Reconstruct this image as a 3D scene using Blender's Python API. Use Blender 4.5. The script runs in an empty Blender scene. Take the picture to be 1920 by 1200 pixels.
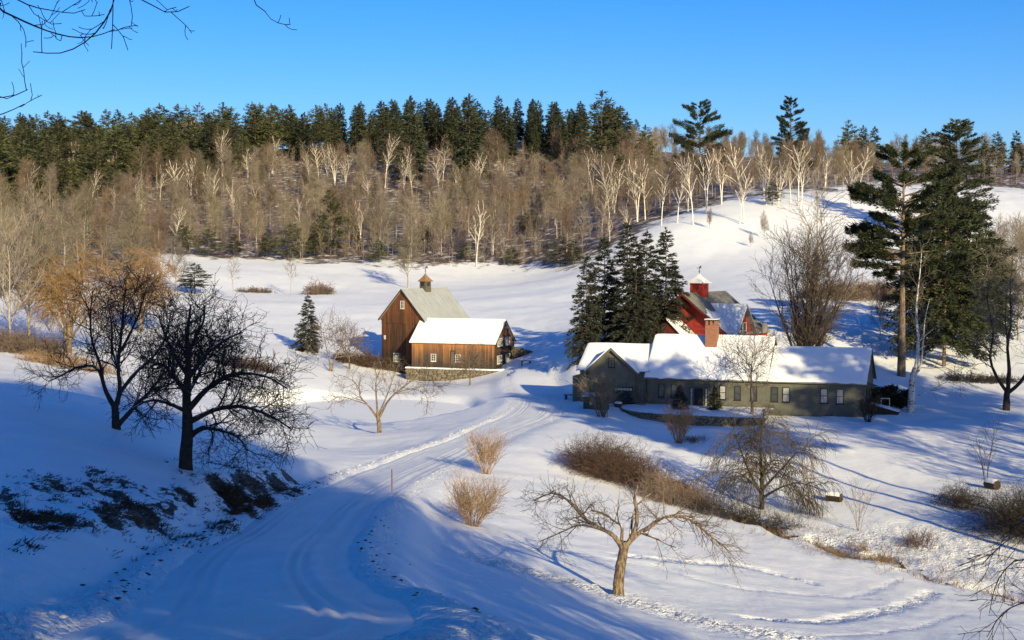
import bpy, math, random
import numpy as np
from mathutils import Vector, Matrix

R = math.radians
sc = bpy.context.scene
col = sc.collection
rng = np.random.default_rng(7)
random.seed(7)

# ------------------------------------------------------------------ camera
FPX, PITCH = 2800.0, math.atan(130 / 2800.0)
cam_d = bpy.data.cameras.new('camera')
cam_d.sensor_width = 36.0
cam_d.lens = 36.0 * FPX / 1920.0
cam_d.clip_start = 0.1
cam_d.clip_end = 6000
cam = bpy.data.objects.new('camera', cam_d)
cam.rotation_euler = (math.pi / 2 - PITCH, 0, 0)
col.objects.link(cam)
sc.camera = cam

# ------------------------------------------------------------------ light
SUN_EL = R(17.5)
SUN_H = Vector((0.375, -0.927, 0)).normalized()          # horizontal direction towards the sun
TO_SUN = Vector((SUN_H.x * math.cos(SUN_EL), SUN_H.y * math.cos(SUN_EL), math.sin(SUN_EL)))
world = bpy.data.worlds.new('World')
sc.world = world
world.use_nodes = True
wn = world.node_tree
wn.nodes.clear()
sky = wn.nodes.new('ShaderNodeTexSky')
sky.sky_type = 'NISHITA'
sky.sun_disc = False
sky.sun_elevation = SUN_EL
sky.sun_rotation = math.atan2(SUN_H.x, SUN_H.y)
sky.altitude = 1200
sky.air_density = 1.0
sky.dust_density = 2.2
sky.ozone_density = 5.0
hsv = wn.nodes.new('ShaderNodeHueSaturation')
hsv.inputs['Hue'].default_value = 0.511
hsv.inputs['Saturation'].default_value = 1.27
bg = wn.nodes.new('ShaderNodeBackground')
bg.inputs[1].default_value = 0.105
out = wn.nodes.new('ShaderNodeOutputWorld')
wn.links.new(sky.outputs[0], hsv.inputs['Color'])
wn.links.new(hsv.outputs[0], bg.inputs[0])
wn.links.new(bg.outputs[0], out.inputs[0])
sun_d = bpy.data.lights.new('sun', 'SUN')
sun_d.energy = 5.0
sun_d.angle = R(0.5)
sun_d.color = (1.0, 0.845, 0.49)
sun = bpy.data.objects.new('sun', sun_d)
sun.rotation_euler = TO_SUN.to_track_quat('Z', 'Y').to_euler()
sun.location = (60, -80, 60)
col.objects.link(sun)
sc.view_settings.view_transform = 'Standard'
sc.view_settings.look = 'None'
sc.view_settings.exposure = 0.62
sc.view_settings.gamma = 1.0
sc.cycles.max_bounces = 6
sc.cycles.diffuse_bounces = 4
sc.cycles.use_denoising = True

# ------------------------------------------------------------------ helpers: camera maths
CP, SP = math.cos(PITCH), math.sin(PITCH)
def ray(px, py):
    a = (px - 960) / FPX; b = (600 - py) / FPX
    v = np.array([a, CP + b * SP, -SP + b * CP])
    return v / v[1]                                      # scaled so that y = 1
def pt(px, py, d):
    return ray(px, py) * d
def project(x, y, z):
    zc = y * CP - z * SP; yc = y * SP + z * CP
    zc = np.where(np.abs(zc) < 1e-3, 1e-3, zc)
    return 960 + FPX * x / zc, 600 - FPX * yc / zc, zc

# ------------------------------------------------------------------ helpers: noise
def _hash(ix, iy, s):
    n = (ix.astype(np.int64) * 374761393 + iy.astype(np.int64) * 668265263 + s * 1442695041) & 0x7fffffff
    n = ((n ^ (n >> 13)) * 1274126177) & 0x7fffffff
    n = (n ^ (n >> 16)) & 0xffffff
    return n / float(0xffffff)
def vnoise(x, y, s=0):
    x = np.asarray(x, float); y = np.asarray(y, float)
    ix = np.floor(x); iy = np.floor(y); fx = x - ix; fy = y - iy
    fx = fx * fx * (3 - 2 * fx); fy = fy * fy * (3 - 2 * fy)
    a = _hash(ix, iy, s); b = _hash(ix + 1, iy, s); c = _hash(ix, iy + 1, s); d = _hash(ix + 1, iy + 1, s)
    return (a * (1 - fx) + b * fx) * (1 - fy) + (c * (1 - fx) + d * fx) * fy
def fbm(x, y, oct=4, s=0):
    t = 0; a = 0.5
    for i in range(oct):
        t = t + a * vnoise(x, y, s + i * 17); x = x * 2.03; y = y * 2.03; a *= 0.5
    return t
def sstep(a, b, x):
    t = np.clip((x - a) / (b - a), 0, 1)
    return t * t * (3 - 2 * t)

# ------------------------------------------------------------------ helpers: meshes
def mesh_np(name, V, quads=None, tris=None, mat=None, smooth=True, attrs=None):
    V = np.asarray(V, np.float32).reshape(-1, 3)
    me = bpy.data.meshes.new(name)
    q = np.zeros((0, 4), np.int32) if quads is None else np.asarray(quads, np.int32).reshape(-1, 4)
    t = np.zeros((0, 3), np.int32) if tris is None else np.asarray(tris, np.int32).reshape(-1, 3)
    loops = np.concatenate([q.ravel(), t.ravel()])
    starts = np.concatenate([np.arange(len(q)) * 4, len(q) * 4 + np.arange(len(t)) * 3])
    me.vertices.add(len(V)); me.vertices.foreach_set('co', V.ravel())
    me.loops.add(len(loops)); me.loops.foreach_set('vertex_index', loops)
    me.polygons.add(len(starts)); me.polygons.foreach_set('loop_start', starts.astype(np.int32))
    if smooth:
        me.polygons.foreach_set('use_smooth', np.ones(len(starts), bool))
    if attrs:
        for k, a in attrs.items():
            at = me.attributes.new(k, 'FLOAT', 'POINT')
            at.data.foreach_set('value', np.asarray(a, np.float32))
    me.update(calc_edges=True)
    if mat: me.materials.append(mat)
    return me
def link(name, me, parent=None, loc=None):
    o = bpy.data.objects.new(name, me)
    col.objects.link(o)
    if parent: o.parent = parent
    if loc is not None: o.location = loc
    return o
def tag(o, label=None, cat=None, group=None, kind=None):
    if label: o['label'] = label
    if cat: o['category'] = cat
    if group: o['group'] = group
    if kind: o['kind'] = kind
    return o
def thing(name, label, cat, loc=(0, 0, 0), rz=0.0, group=None):
    o = bpy.data.objects.new(name, None)
    o.empty_display_size = 0.3
    col.objects.link(o)
    o.location = loc; o.rotation_euler = (0, 0, rz)
    return tag(o, label, cat, group)
def copy_tree(root, loc, rz=0, scale=1.0, label=None, cat=None, group=None, name=None):
    r = root.copy(); col.objects.link(r)
    if name: r.name = name
    r.location = loc; r.rotation_euler = (0, 0, rz)
    r.scale = (scale,) * 3 if np.isscalar(scale) else scale
    tag(r, label, cat, group)
    for ch in root.children:
        c = ch.copy(); col.objects.link(c); c.parent = r
    return r

class MB:
    """collects boxes, bars and prisms; build() links them as one mesh object"""
    def __init__(s): s.V = []; s.F = []
    def add(s, V, F):
        n = len(s.V); s.V += [tuple(v) for v in V]; s.F += [tuple(i + n for i in f) for f in F]
    def box(s, x0, x1, y0, y1, z0, z1, f=None):
        V = [(x0, y0, z0), (x1, y0, z0), (x1, y1, z0), (x0, y1, z0), (x0, y0, z1), (x1, y0, z1), (x1, y1, z1), (x0, y1, z1)]
        if f: V = [f(*v) for v in V]
        s.add(V, [(0, 3, 2, 1), (4, 5, 6, 7), (0, 1, 5, 4), (1, 2, 6, 5), (2, 3, 7, 6), (3, 0, 4, 7)])
    def hexa(s, bot, top):
        V = list(bot) + list(top)
        s.add(V, [(0, 3, 2, 1), (4, 5, 6, 7), (0, 1, 5, 4), (1, 2, 6, 5), (2, 3, 7, 6), (3, 0, 4, 7)])
    def prism(s, poly, vec):
        n = len(poly); P = [Vector(p) for p in poly]; v = Vector(vec)
        V = P + [p + v for p in P]
        s.add(V, [tuple(reversed(range(n))), tuple(range(n, 2 * n))] + [(i, (i + 1) % n, (i + 1) % n + n, i + n) for i in range(n)])
    def lathe(s, prof, n=12, c=(0, 0, 0)):
        V = []; F = []
        for r, z in prof:
            for i in range(n):
                a = 2 * math.pi * i / n; V.append((c[0] + r * math.cos(a), c[1] + r * math.sin(a), c[2] + z))
        for k in range(len(prof) - 1):
            for i in range(n):
                j = (i + 1) % n; F.append((k * n + i, k * n + j, (k + 1) * n + j, (k + 1) * n + i))
        F.append(tuple(reversed(range(n)))); F.append(tuple((len(prof) - 1) * n + i for i in range(n)))
        s.add(V, F)
    def build(s, name, mat, parent=None, smooth=False, bevel=0, loc=None, fixn=True):
        me = bpy.data.meshes.new(name); me.from_pydata(s.V, [], s.F)
        if fixn:
            import bmesh
            bm = bmesh.new(); bm.from_mesh(me); bmesh.ops.recalc_face_normals(bm, faces=bm.faces); bm.to_mesh(me); bm.free()
        me.materials.append(mat)
        if smooth: me.polygons.foreach_set('use_smooth', np.ones(len(me.polygons), bool))
        o = link(name, me, parent, loc)
        if bevel:
            m = o.modifiers.new('bevel', 'BEVEL'); m.width = bevel; m.segments = 2
        return o

# ------------------------------------------------------------------ materials
def nodes_of(m):
    nt = m.node_tree
    return nt, nt.nodes, nt.links
def new_mat(name):
    m = bpy.data.materials.new(name); m.use_nodes = True
    nt, N, L = nodes_of(m)
    return m, N, L, N['Principled BSDF']
def mix(N, L, fac, a, b):
    x = N.new('ShaderNodeMix'); x.data_type = 'RGBA'
    for sock, v in ((x.inputs['Factor'], fac), (x.inputs['A'], a), (x.inputs['B'], b)):
        if hasattr(v, 'links'): L.new(v, sock)
        elif isinstance(v, (int, float)): sock.default_value = v
        else: sock.default_value = (*v, 1)
    return x.outputs['Result']
def noise(N, L, scale, detail=4, coord='Object', rough=0.6, stretch=None, dist=0.0):
    tc = N.new('ShaderNodeTexCoord'); n = N.new('ShaderNodeTexNoise')
    src = tc.outputs[coord]
    if stretch:
        mp = N.new('ShaderNodeMapping'); mp.inputs['Scale'].default_value = stretch
        L.new(src, mp.inputs['Vector']); src = mp.outputs[0]
    L.new(src, n.inputs['Vector'])
    n.inputs['Scale'].default_value = scale; n.inputs['Detail'].default_value = detail; n.inputs['Roughness'].default_value = rough
    n.inputs['Distortion'].default_value = dist
    return n.outputs['Fac']
def ramp(N, L, fac, p0, p1):
    r = N.new('ShaderNodeMapRange'); r.inputs['From Min'].default_value = p0; r.inputs['From Max'].default_value = p1
    L.new(fac, r.inputs['Value']); return r.outputs[0]
def math_n(N, L, op, a, b):
    x = N.new('ShaderNodeMath'); x.operation = op
    for i, v in enumerate((a, b)):
        if hasattr(v, 'links'): L.new(v, x.inputs[i])
        else: x.inputs[i].default_value = v
    return x.outputs[0]
def attr(N, name):
    a = N.new('ShaderNodeAttribute'); a.attribute_name = name; return a.outputs['Fac']
def bump(N, L, b, h, strength=0.5, dist=0.05, prev=None):
    x = N.new('ShaderNodeBump'); x.inputs['Strength'].default_value = strength; x.inputs['Distance'].default_value = dist
    L.new(h, x.inputs['Height'])
    if prev: L.new(prev, x.inputs['Normal'])
    L.new(x.outputs[0], b.inputs['Normal']); return x.outputs[0]
def upness(N, L, lo, hi):
    g = N.new('ShaderNodeNewGeometry'); s = N.new('ShaderNodeSeparateXYZ'); L.new(g.outputs['Normal'], s.inputs[0])
    return ramp(N, L, s.outputs['Z'], lo, hi)
SNOW_C = (0.84, 0.85, 0.88)
def plain(name, c1, c2=None, scale=3.0, rough=0.8, bstr=0.3, bdist=0.02, stretch=None, snow=0.0, lo=0.35, hi=0.65, spec=0.25, per_obj=0.0):
    m, N, L, b = new_mat(name)
    c2 = c2 or tuple(x * 0.7 for x in c1)
    n = noise(N, L, scale, 5, stretch=stretch)
    c = mix(N, L, ramp(N, L, n, lo, hi), c1, c2)
    if per_obj:
        oi = N.new('ShaderNodeObjectInfo'); hs = N.new('ShaderNodeHueSaturation')
        L.new(ramp(N, L, oi.outputs['Random'], 0, 1), hs.inputs['Value'])
        mr = hs.inputs['Value'].links[0].from_node
        mr.inputs['To Min'].default_value = 1 - per_obj; mr.inputs['To Max'].default_value = 1 + per_obj
        L.new(c, hs.inputs['Color']); c = hs.outputs[0]
    if snow:
        u = upness(N, L, 0.55, 0.8); sn = noise(N, L, scale * 0.8, 3)
        f = math_n(N, L, 'MULTIPLY', u, ramp(N, L, sn, 0.62 - 0.3 * snow, 0.72 - 0.3 * snow))
        c = mix(N, L, f, c, SNOW_C)
    L.new(c, b.inputs['Base Color'])
    b.inputs['Roughness'].default_value = rough
    b.inputs['Specular IOR Level'].default_value = spec
    if bstr: bump(N, L, b, n, bstr, bdist)
    return m
M = {}
def snow_ground():
    m, N, L, b = new_mat('snow_ground')
    big = noise(N, L, 0.35, 4); fine = noise(N, L, 2.2, 6); grain = noise(N, L, 14.0, 3)
    c = mix(N, L, ramp(N, L, big, 0.3, 0.7), (0.80, 0.815, 0.84), (0.88, 0.885, 0.895))
    lit = ramp(N, L, math_n(N, L, 'ADD', attr(N, 'litter'), math_n(N, L, 'MULTIPLY', math_n(N, L, 'SUBTRACT', noise(N, L, 0.45, 5), 0.5), 2.2)), 0.55, 0.95)
    leaf = mix(N, L, noise(N, L, 1.5, 4), (0.15, 0.10, 0.065), (0.08, 0.06, 0.042))
    c = mix(N, L, lit, c, leaf)
    soil = attr(N, 'soil')
    earth = mix(N, L, ramp(N, L, noise(N, L, 1.2, 5), 0.35, 0.65), (0.04, 0.027, 0.017), (0.11, 0.07, 0.036))
    sn = math_n(N, L, 'ADD', soil, math_n(N, L, 'MULTIPLY', math_n(N, L, 'SUBTRACT', noise(N, L, 3.0, 4, stretch=(1, 0.45, 1)), 0.5), 1.1))
    c = mix(N, L, ramp(N, L, sn, 0.46, 0.54), c, earth)
    L.new(c, b.inputs['Base Color'])
    b.inputs['Roughness'].default_value = 0.55
    b.inputs['Specular IOR Level'].default_value = 0.25
    h = math_n(N, L, 'ADD', math_n(N, L, 'MULTIPLY', fine, 0.6), math_n(N, L, 'MULTIPLY', grain, 0.25))
    tr = math_n(N, L, 'MULTIPLY', attr(N, 'trample'), noise(N, L, 4.5, 3))
    h = math_n(N, L, 'ADD', h, math_n(N, L, 'MULTIPLY', tr, 8.0))
    bump(N, L, b, h, 0.6, 0.13)
    return m
def snow_mat(name, c=SNOW_C, scale=2.5, strength=0.35, dist=0.06):
    m, N, L, b = new_mat(name)
    n = noise(N, L, scale, 6)
    L.new(mix(N, L, ramp(N, L, noise(N, L, 0.5, 4), 0.3, 0.7), c, tuple(min(0.9, x * 1.05) for x in c)), b.inputs['Base Color'])
    b.inputs['Roughness'].default_value = 0.55; b.inputs['Specular IOR Level'].default_value = 0.25
    bump(N, L, b, n, strength, dist)
    return m
def road_mat():
    m, N, L, b = new_mat('packed_snow')
    across = attr(N, 'across')
    n = noise(N, L, 1.0, 5, stretch=(1, 0.25, 1)); f = noise(N, L, 7.0, 5)
    c = mix(N, L, ramp(N, L, n, 0.3, 0.7), (0.70, 0.71, 0.73), (0.80, 0.81, 0.83))
    d = math_n(N, L, 'MULTIPLY', attr(N, 'rut'), ramp(N, L, f, 0.35, 0.65))
    c = mix(N, L, math_n(N, L, 'MULTIPLY', d, 0.25), c, (0.45, 0.43, 0.40))
    L.new(c, b.inputs['Base Color'])
    b.inputs['Roughness'].default_value = 0.5; b.inputs['Specular IOR Level'].default_value = 0.3
    bump(N, L, b, f, 0.4, 0.06)
    return m
def board_mat(name, hi, mid, lo, hbias=0.0, horizontal=False, zr=(0, 4)):
    m, N, L, b = new_mat(name)
    g = N.new('ShaderNodeNewGeometry')
    isl = g.outputs['Random Per Island']
    tc = N.new('ShaderNodeTexCoord'); sx = N.new('ShaderNodeSeparateXYZ'); L.new(tc.outputs['Object'], sx.inputs[0])
    hgt = ramp(N, L, sx.outputs['Z'], zr[0], zr[1])
    st = (7, 7, 0.6) if not horizontal else (0.7, 0.7, 7)
    n = noise(N, L, 1.0, 6, stretch=st); n2 = noise(N, L, 0.5, 4)
    v = math_n(N, L, 'ADD', math_n(N, L, 'MULTIPLY', n, 0.9), math_n(N, L, 'MULTIPLY', isl, 0.45))
    v = math_n(N, L, 'ADD', v, math_n(N, L, 'MULTIPLY', hgt, 0.7 + hbias))
    v = math_n(N, L, 'ADD', v, math_n(N, L, 'MULTIPLY', n2, 0.7))
    c = mix(N, L, ramp(N, L, v, 1.02, 1.4), lo, mid)
    c = mix(N, L, ramp(N, L, v, 1.4, 1.95), c, hi)
    L.new(c, b.inputs['Base Color']); b.inputs['Roughness'].default_value = 0.85; b.inputs['Specular IOR Level'].default_value = 0.15
    bump(N, L, b, n, 0.5, 0.03)
    return m
def glass_mat(name, c=(0.03, 0.035, 0.04)):
    m, N, L, b = new_mat(name)
    n = noise(N, L, 1.3, 2)
    L.new(mix(N, L, n, c, tuple(x * 2 for x in c)), b.inputs['Base Color'])
    b.inputs['Roughness'].default_value = 0.08; b.inputs['Specular IOR Level'].default_value = 0.6
    bump(N, L, b, n, 0.05, 0.02)
    return m
def brick_mat():
    m, N, L, b = new_mat('chimney_brick')
    tc = N.new('ShaderNodeTexCoord'); br = N.new('ShaderNodeTexBrick')
    mp = N.new('ShaderNodeMapping'); mp.inputs['Rotation'].default_value = (math.pi / 2, 0, 0)
    L.new(tc.outputs['Object'], mp.inputs[0]); L.new(mp.outputs[0], br.inputs['Vector'])
    br.inputs['Scale'].default_value = 2.2
    br.inputs['Color1'].default_value = (0.30, 0.11, 0.05, 1); br.inputs['Color2'].default_value = (0.20, 0.075, 0.04, 1)
    br.inputs['Mortar'].default_value = (0.28, 0.22, 0.17, 1); br.inputs['Mortar Size'].default_value = 0.012
    L.new(mix(N, L, math_n(N, L, 'MULTIPLY', noise(N, L, 3, 4), 0.5), br.outputs['Color'], (0.16, 0.09, 0.055)), b.inputs['Base Color'])
    b.inputs['Roughness'].default_value = 0.9
    bump(N, L, b, br.outputs['Fac'], -0.4, 0.02)
    return m
M['snow'] = snow_ground()
M['roof_snow'] = snow_mat('roof_snow', (0.74, 0.75, 0.775))
M['road'] = road_mat()
M['ice'] = snow_mat('pond_snow', (0.82, 0.835, 0.86), 1.2, 0.12, 0.04)
M['water'] = glass_mat('brook_water', (0.012, 0.014, 0.014))
M['bark_black'] = plain('dark_wet_bark', (0.040, 0.032, 0.026), (0.018, 0.015, 0.012), 5, 0.9, 0.6, 0.03, snow=0.55)
M['twig_black'] = plain('dark_twig', (0.045, 0.036, 0.030), (0.028, 0.023, 0.019), 3, 0.9, 0)
M['bark_apple'] = plain('apple_bark', (0.24, 0.175, 0.115), (0.075, 0.055, 0.038), 5, 0.95, 1.0, 0.06, stretch=(3, 3, 0.7), snow=0.5, lo=0.42, hi=0.58)
M['twig_apple'] = plain('apple_twig', (0.17, 0.125, 0.085), (0.10, 0.075, 0.055), 3, 0.9, 0)
M['bark_grey'] = plain('grey_bark', (0.40, 0.34, 0.26), (0.20, 0.17, 0.135), 3, 0.9, 0.6, 0.05, stretch=(3, 3, 0.6))
M['twig_grey'] = plain('grey_twig', (0.25, 0.205, 0.165), (0.15, 0.125, 0.10), 0.6, 0.9, 0, per_obj=0.25)
M['twig_brown'] = plain('brown_twig', (0.205, 0.145, 0.108), (0.12, 0.088, 0.068), 0.6, 0.9, 0, per_obj=0.3)
M['twig_olive'] = plain('olive_twig', (0.215, 0.18, 0.125), (0.13, 0.112, 0.08), 0.6, 0.9, 0, per_obj=0.3)
M['twig_willow'] = plain('willow_twig', (0.32, 0.19, 0.075), (0.20, 0.125, 0.055), 0.6, 0.9, 0)
M['twig_red'] = plain('reddish_twig', (0.115, 0.068, 0.052), (0.065, 0.043, 0.035), 0.8, 0.9, 0)
M['twig_tan'] = plain('tan_twig', (0.34, 0.22, 0.12), (0.22, 0.14, 0.08), 1.0, 0.9, 0)
M['birch'] = plain('white_birch_bark', (0.72, 0.66, 0.57), (0.52, 0.46, 0.38), 1.2, 0.8, 0.2, 0.02, stretch=(1, 1, 3), lo=0.45, hi=0.75)
M['birch_spot'] = plain('spotted_birch_bark', (0.55, 0.52, 0.47), (0.10, 0.085, 0.07), 2.2, 0.85, 0.3, 0.03, stretch=(1, 1, 2.5), lo=0.5, hi=0.62)
M['needle_pine'] = plain('pine_needles', (0.092, 0.095, 0.040), (0.036, 0.044, 0.020), 0.5, 0.75, 0, per_obj=0.4)
M['needle_dark'] = plain('dark_needles', (0.050, 0.058, 0.030), (0.020, 0.028, 0.016), 0.7, 0.75, 0, per_obj=0.25)
M['needle_spruce'] = plain('spruce_needles', (0.046, 0.050, 0.032), (0.018, 0.022, 0.016), 0.9, 0.75, 0)
M['needle_big'] = plain('white_pine_needles', (0.050, 0.058, 0.024), (0.020, 0.028, 0.014), 0.5, 0.7, 0)
M['bark_pine'] = plain('pine_bark', (0.22, 0.155, 0.105), (0.085, 0.062, 0.045), 2.5, 0.95, 0.8, 0.08, stretch=(3, 3, 0.6))
M['bark_conifer'] = plain('conifer_bark', (0.12, 0.09, 0.065), (0.05, 0.04, 0.03), 2.0, 0.95, 0.4, 0.05)
M['grass_dead'] = plain('dead_grass', (0.20, 0.13, 0.07), (0.09, 0.06, 0.035), 1.0, 0.9, 0)
M['grass_dark'] = plain('matted_grass', (0.12, 0.072, 0.036), (0.045, 0.029, 0.017), 0.8, 0.95, 0)
M['stone'] = plain('field_stone', (0.20, 0.165, 0.11), (0.075, 0.065, 0.05), 3.5, 0.9, 0.7, 0.04, snow=0.35, per_obj=0.4)
M['stone_dark'] = plain('dark_stone', (0.10, 0.085, 0.065), (0.045, 0.04, 0.034), 3.5, 0.9, 0.7, 0.04, per_obj=0.4)
M['board_v'] = board_mat('weathered_barn_board', (0.34, 0.15, 0.055), (0.125, 0.07, 0.04), (0.042, 0.036, 0.03), 0.2, zr=(0.3, 3.6))
M['board_main'] = board_mat('old_barn_board', (0.20, 0.075, 0.03), (0.085, 0.04, 0.022), (0.028, 0.022, 0.018), 0.0, zr=(1, 9))
M['board_h'] = board_mat('barn_clapboard', (0.15, 0.075, 0.042), (0.085, 0.046, 0.029), (0.035, 0.024, 0.018), 0, True, zr=(0, 5))
M['board_dark'] = plain('barn_inner', (0.03, 0.022, 0.016))
M['trim_dark'] = plain('barn_trim', (0.05, 0.035, 0.026), (0.03, 0.022, 0.017), 4)
M['metal_roof'] = plain('ribbed_metal_roof', (0.37, 0.385, 0.385), (0.28, 0.295, 0.30), 1.2, 0.45, 0.1, 0.01, stretch=(4, 0.5, 0.5), spec=0.5)
M['metal_snow'] = plain('snow_dusted_metal', (0.74, 0.74, 0.73), (0.60, 0.61, 0.61), 1.4, 0.6, 0.2, 0.02, stretch=(3, 0.5, 0.5), lo=0.45, hi=0.8)
M['white_paint'] = plain('white_paint', (0.62, 0.60, 0.55), (0.50, 0.48, 0.44), 6, 0.6, 0.1, 0.005)
M['pane'] = glass_mat('window_pane')
M['curtain_pane'] = plain('curtained_pane', (0.42, 0.42, 0.38), (0.30, 0.30, 0.28), 3, 0.2, 0, spec=0.5)
M['sage'] = plain('sage_clapboard', (0.115, 0.115, 0.092), (0.088, 0.088, 0.073), 1.5, 0.8, 0.1, 0.01)
M['sage_dark'] = plain('dark_sage_trim', (0.11, 0.11, 0.085), (0.085, 0.085, 0.07), 3, 0.7, 0.1, 0.01)
M['dark_frame'] = plain('dark_window_frame', (0.03, 0.028, 0.025), None, 4, 0.6, 0)
M['door_dark'] = plain('dark_door', (0.022, 0.022, 0.024), (0.015, 0.015, 0.017), 3, 0.5, 0.1, 0.01)
M['red_board'] = plain('barn_red_siding', (0.30, 0.030, 0.022), (0.22, 0.024, 0.018), 2.0, 0.75, 0.15, 0.01, stretch=(3, 3, 0.5))
M['red_dark'] = plain('dark_red_trim', (0.13, 0.018, 0.015), (0.09, 0.015, 0.012), 3, 0.7, 0)
M['shingle'] = plain('grey_shingle', (0.20, 0.195, 0.18), (0.14, 0.138, 0.13), 3, 0.9, 0.3, 0.02)
M['brick'] = brick_mat()
M['copper'] = plain('aged_copper', (0.30, 0.17, 0.08), (0.20, 0.12, 0.06), 3, 0.6, 0)
M['iron'] = plain('black_iron', (0.02, 0.02, 0.02), None, 4, 0.5, 0)
M['green_box'] = plain('dark_green_box', (0.045, 0.055, 0.038), (0.03, 0.038, 0.028), 3, 0.7, 0.2, 0.01)
M['pole'] = plain('orange_marker_stake', (0.30, 0.11, 0.06), (0.20, 0.08, 0.05), 3, 0.6, 0)
M['log_end'] = plain('cut_log', (0.055, 0.035, 0.024), (0.025, 0.018, 0.013), 6, 0.9, 0.5, 0.02)
M['wood_grey'] = plain('grey_wood', (0.12, 0.10, 0.08), (0.07, 0.06, 0.05), 4, 0.9, 0.3, 0.02)

# ------------------------------------------------------------------ terrain: base surface
K = 2800 / 1450.0
CTRL = [  # (px, py, depth / K) : points of the ground as read off the photograph
 (130,1200,9.4),(430,1200,9.6),(690,1200,9.9),(250,1120,13.3),(640,1120,13.6),(335,1065,21),(614,1060,22),(430,1005,30),(640,1000,31),
 (545,945,41),(692,945,41.5),(610,912,47),(738,915,47),(700,878,54),(830,870,55.5),(815,838,62),(905,835,62.5),(905,800,71),(985,800,71.5),
 (960,770,80.5),(1060,772,80),(965,745,88),(1090,748,84),(950,715,98),(1060,715,95),
 (0,1200,8.6),(0,1090,13),(0,1000,18),(0,900,26),(0,800,38),(0,720,51),(150,1000,21),(100,900,29),(250,850,36.5),(348,880,33.5),(215,808,43.5),
 (300,950,29.3),(450,930,33.5),(500,900,38.5),(420,840,42.5),(560,860,51),(380,780,58),(100,730,58),(200,1120,12.4),(300,1040,20.5),
 (900,1200,16.5),(1100,1200,22.5),(1350,1200,27.5),(1600,1200,30.3),(1900,1200,33),(760,1050,24.5),(900,1080,28.5),(850,1000,36),(960,1000,40.5),
 (890,985,40),(735,935,43.5),(1160,1115,34.5),(1160,1000,45.5),(1100,900,57),(1400,1050,44),(1600,1100,41.3),(1350,1130,35),(1000,900,54),
 (1290,940,57),(1480,1000,51),(1700,1060,46),(1900,1110,43),(1090,860,62),(1000,850,60.5),(1560,900,63),(1550,870,66),(1500,820,71),(1700,900,62),
 (1800,950,56),(1750,850,68),(1880,765,82),(1710,770,80),(1275,825,70),(1450,870,64.5),(1430,950,57),(1565,940,57.5),(1900,880,64),(1920,1000,52),
 (1100,760,80),(1300,798,77),(1430,796,76.6),(1620,785,78),(1180,782,79),(1100,660,100),(1000,650,108),(962,698,107.5),(1010,692,106.5),(925,706,107.5),(870,709,108),(770,705,113),
 (880,722,103),(700,745,95),(600,745,95),(800,745,95),(700,798,79.6),(850,772,87),(600,795,80.5),(710,815,75.5),(650,850,66),(600,880,57),(560,700,100),(620,693,106),
 (578,655,115),(480,640,120),(600,570,150),(450,540,165),(900,560,150),(1050,560,145),(350,480,195),(550,490,195),(750,500,190),(900,505,190),
 (1060,505,180),(1290,490,165),(1300,550,135),(1250,430,180),(1400,380,195),(1500,358,210),(1620,355,210),(1500,430,180),(1600,450,172),
 (1680,500,150),(1600,560,125),(1650,620,105),(1870,370,215),(1900,420,190),(1900,520,150),(1860,640,108),(1690,705,91),(1770,685,95),(1180,560,140),
 (60,640,95),(130,650,98),(0,560,130),(200,600,120),(250,690,90),(400,760,74),(480,720,92),(0,480,170),(180,480,180),
 (100,400,230),(400,400,250),(950,400,250),(950,330,295),(400,330,295),(0,330,300),(200,295,330),(600,280,335),(950,265,340),(1250,290,335),(1400,302,330),(1650,305,330),(1900,312,330),
 (1400,350,235),(1620,345,240),(1900,352,245),
]
P3 = [pt(a, b, c * K) for a, b, c in CTRL]
P3 += [np.array(v, float) for v in (
 (-2, 0, -2.0), (3, 4, -2.3), (-6, 10, -3.4), (8, 12, -5.2), (-14, 6, -2.6), (0, -25, 1.0), (-40, -10, 0), (-40, 30, -3.5), (30, -5, -6), (45, 15, -11), (40, 60, -17.5),
 (60, 100, -18), (75, 140, -16), (90, 60, -15), (80, 0, -9), (60, -40, -1), (110, 180, -12), (0, -90, 6), (-80, -60, 6), (-90, 60, -4), (-70, 110, -8),
 (120, -60, 2), (150, 40, -10), (-110, 190, -8), (-150, 300, 4), (170, 300, 8), (160, 180, -8), (-250, 500, 30), (300, 500, 30), (-420, 780, 42), (-150, 760, 47), (0, 800, 50), (420, 760, 36),
 (0, 1500, 30), (-900, 1400, 30), (900, 1400, 30), (-600, 300, 10), (600, 300, 14), (600, -300, 10), (-600, -300, 10), (0, -600, 10))]
P3 = np.array(P3)
CRB = 14.0
def _phi(ax, ay, bx, by):
    return np.sqrt((ax[:, None] - bx[None]) ** 2 + (ay[:, None] - by[None]) ** 2 + CRB ** 2)
_n = len(P3)
_A = np.zeros((_n + 3, _n + 3)); _A[:_n, :_n] = -_phi(P3[:, 0], P3[:, 1], P3[:, 0], P3[:, 1]) + np.eye(_n) * -0.02 * 0
_A[:_n, :_n] += np.eye(_n) * 0.6
_A[:_n, _n] = 1; _A[:_n, _n + 1] = P3[:, 0] / 100; _A[:_n, _n + 2] = P3[:, 1] / 100; _A[_n:, :_n] = _A[:_n, _n:].T
_W = np.linalg.solve(_A, np.concatenate([P3[:, 2], np.zeros(3)]))
def base_h(x, y):
    x = np.atleast_1d(np.asarray(x, float)).ravel(); y = np.atleast_1d(np.asarray(y, float)).ravel()
    o = np.empty(len(x))
    for i in range(0, len(x), 20000):
        a = x[i:i + 20000]; b = y[i:i + 20000]
        o[i:i + 20000] = -_phi(a, b, P3[:, 0], P3[:, 1]) @ _W[:_n] + _W[_n] + _W[_n + 1] * a / 100 + _W[_n + 2] * b / 100
    return o
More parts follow.
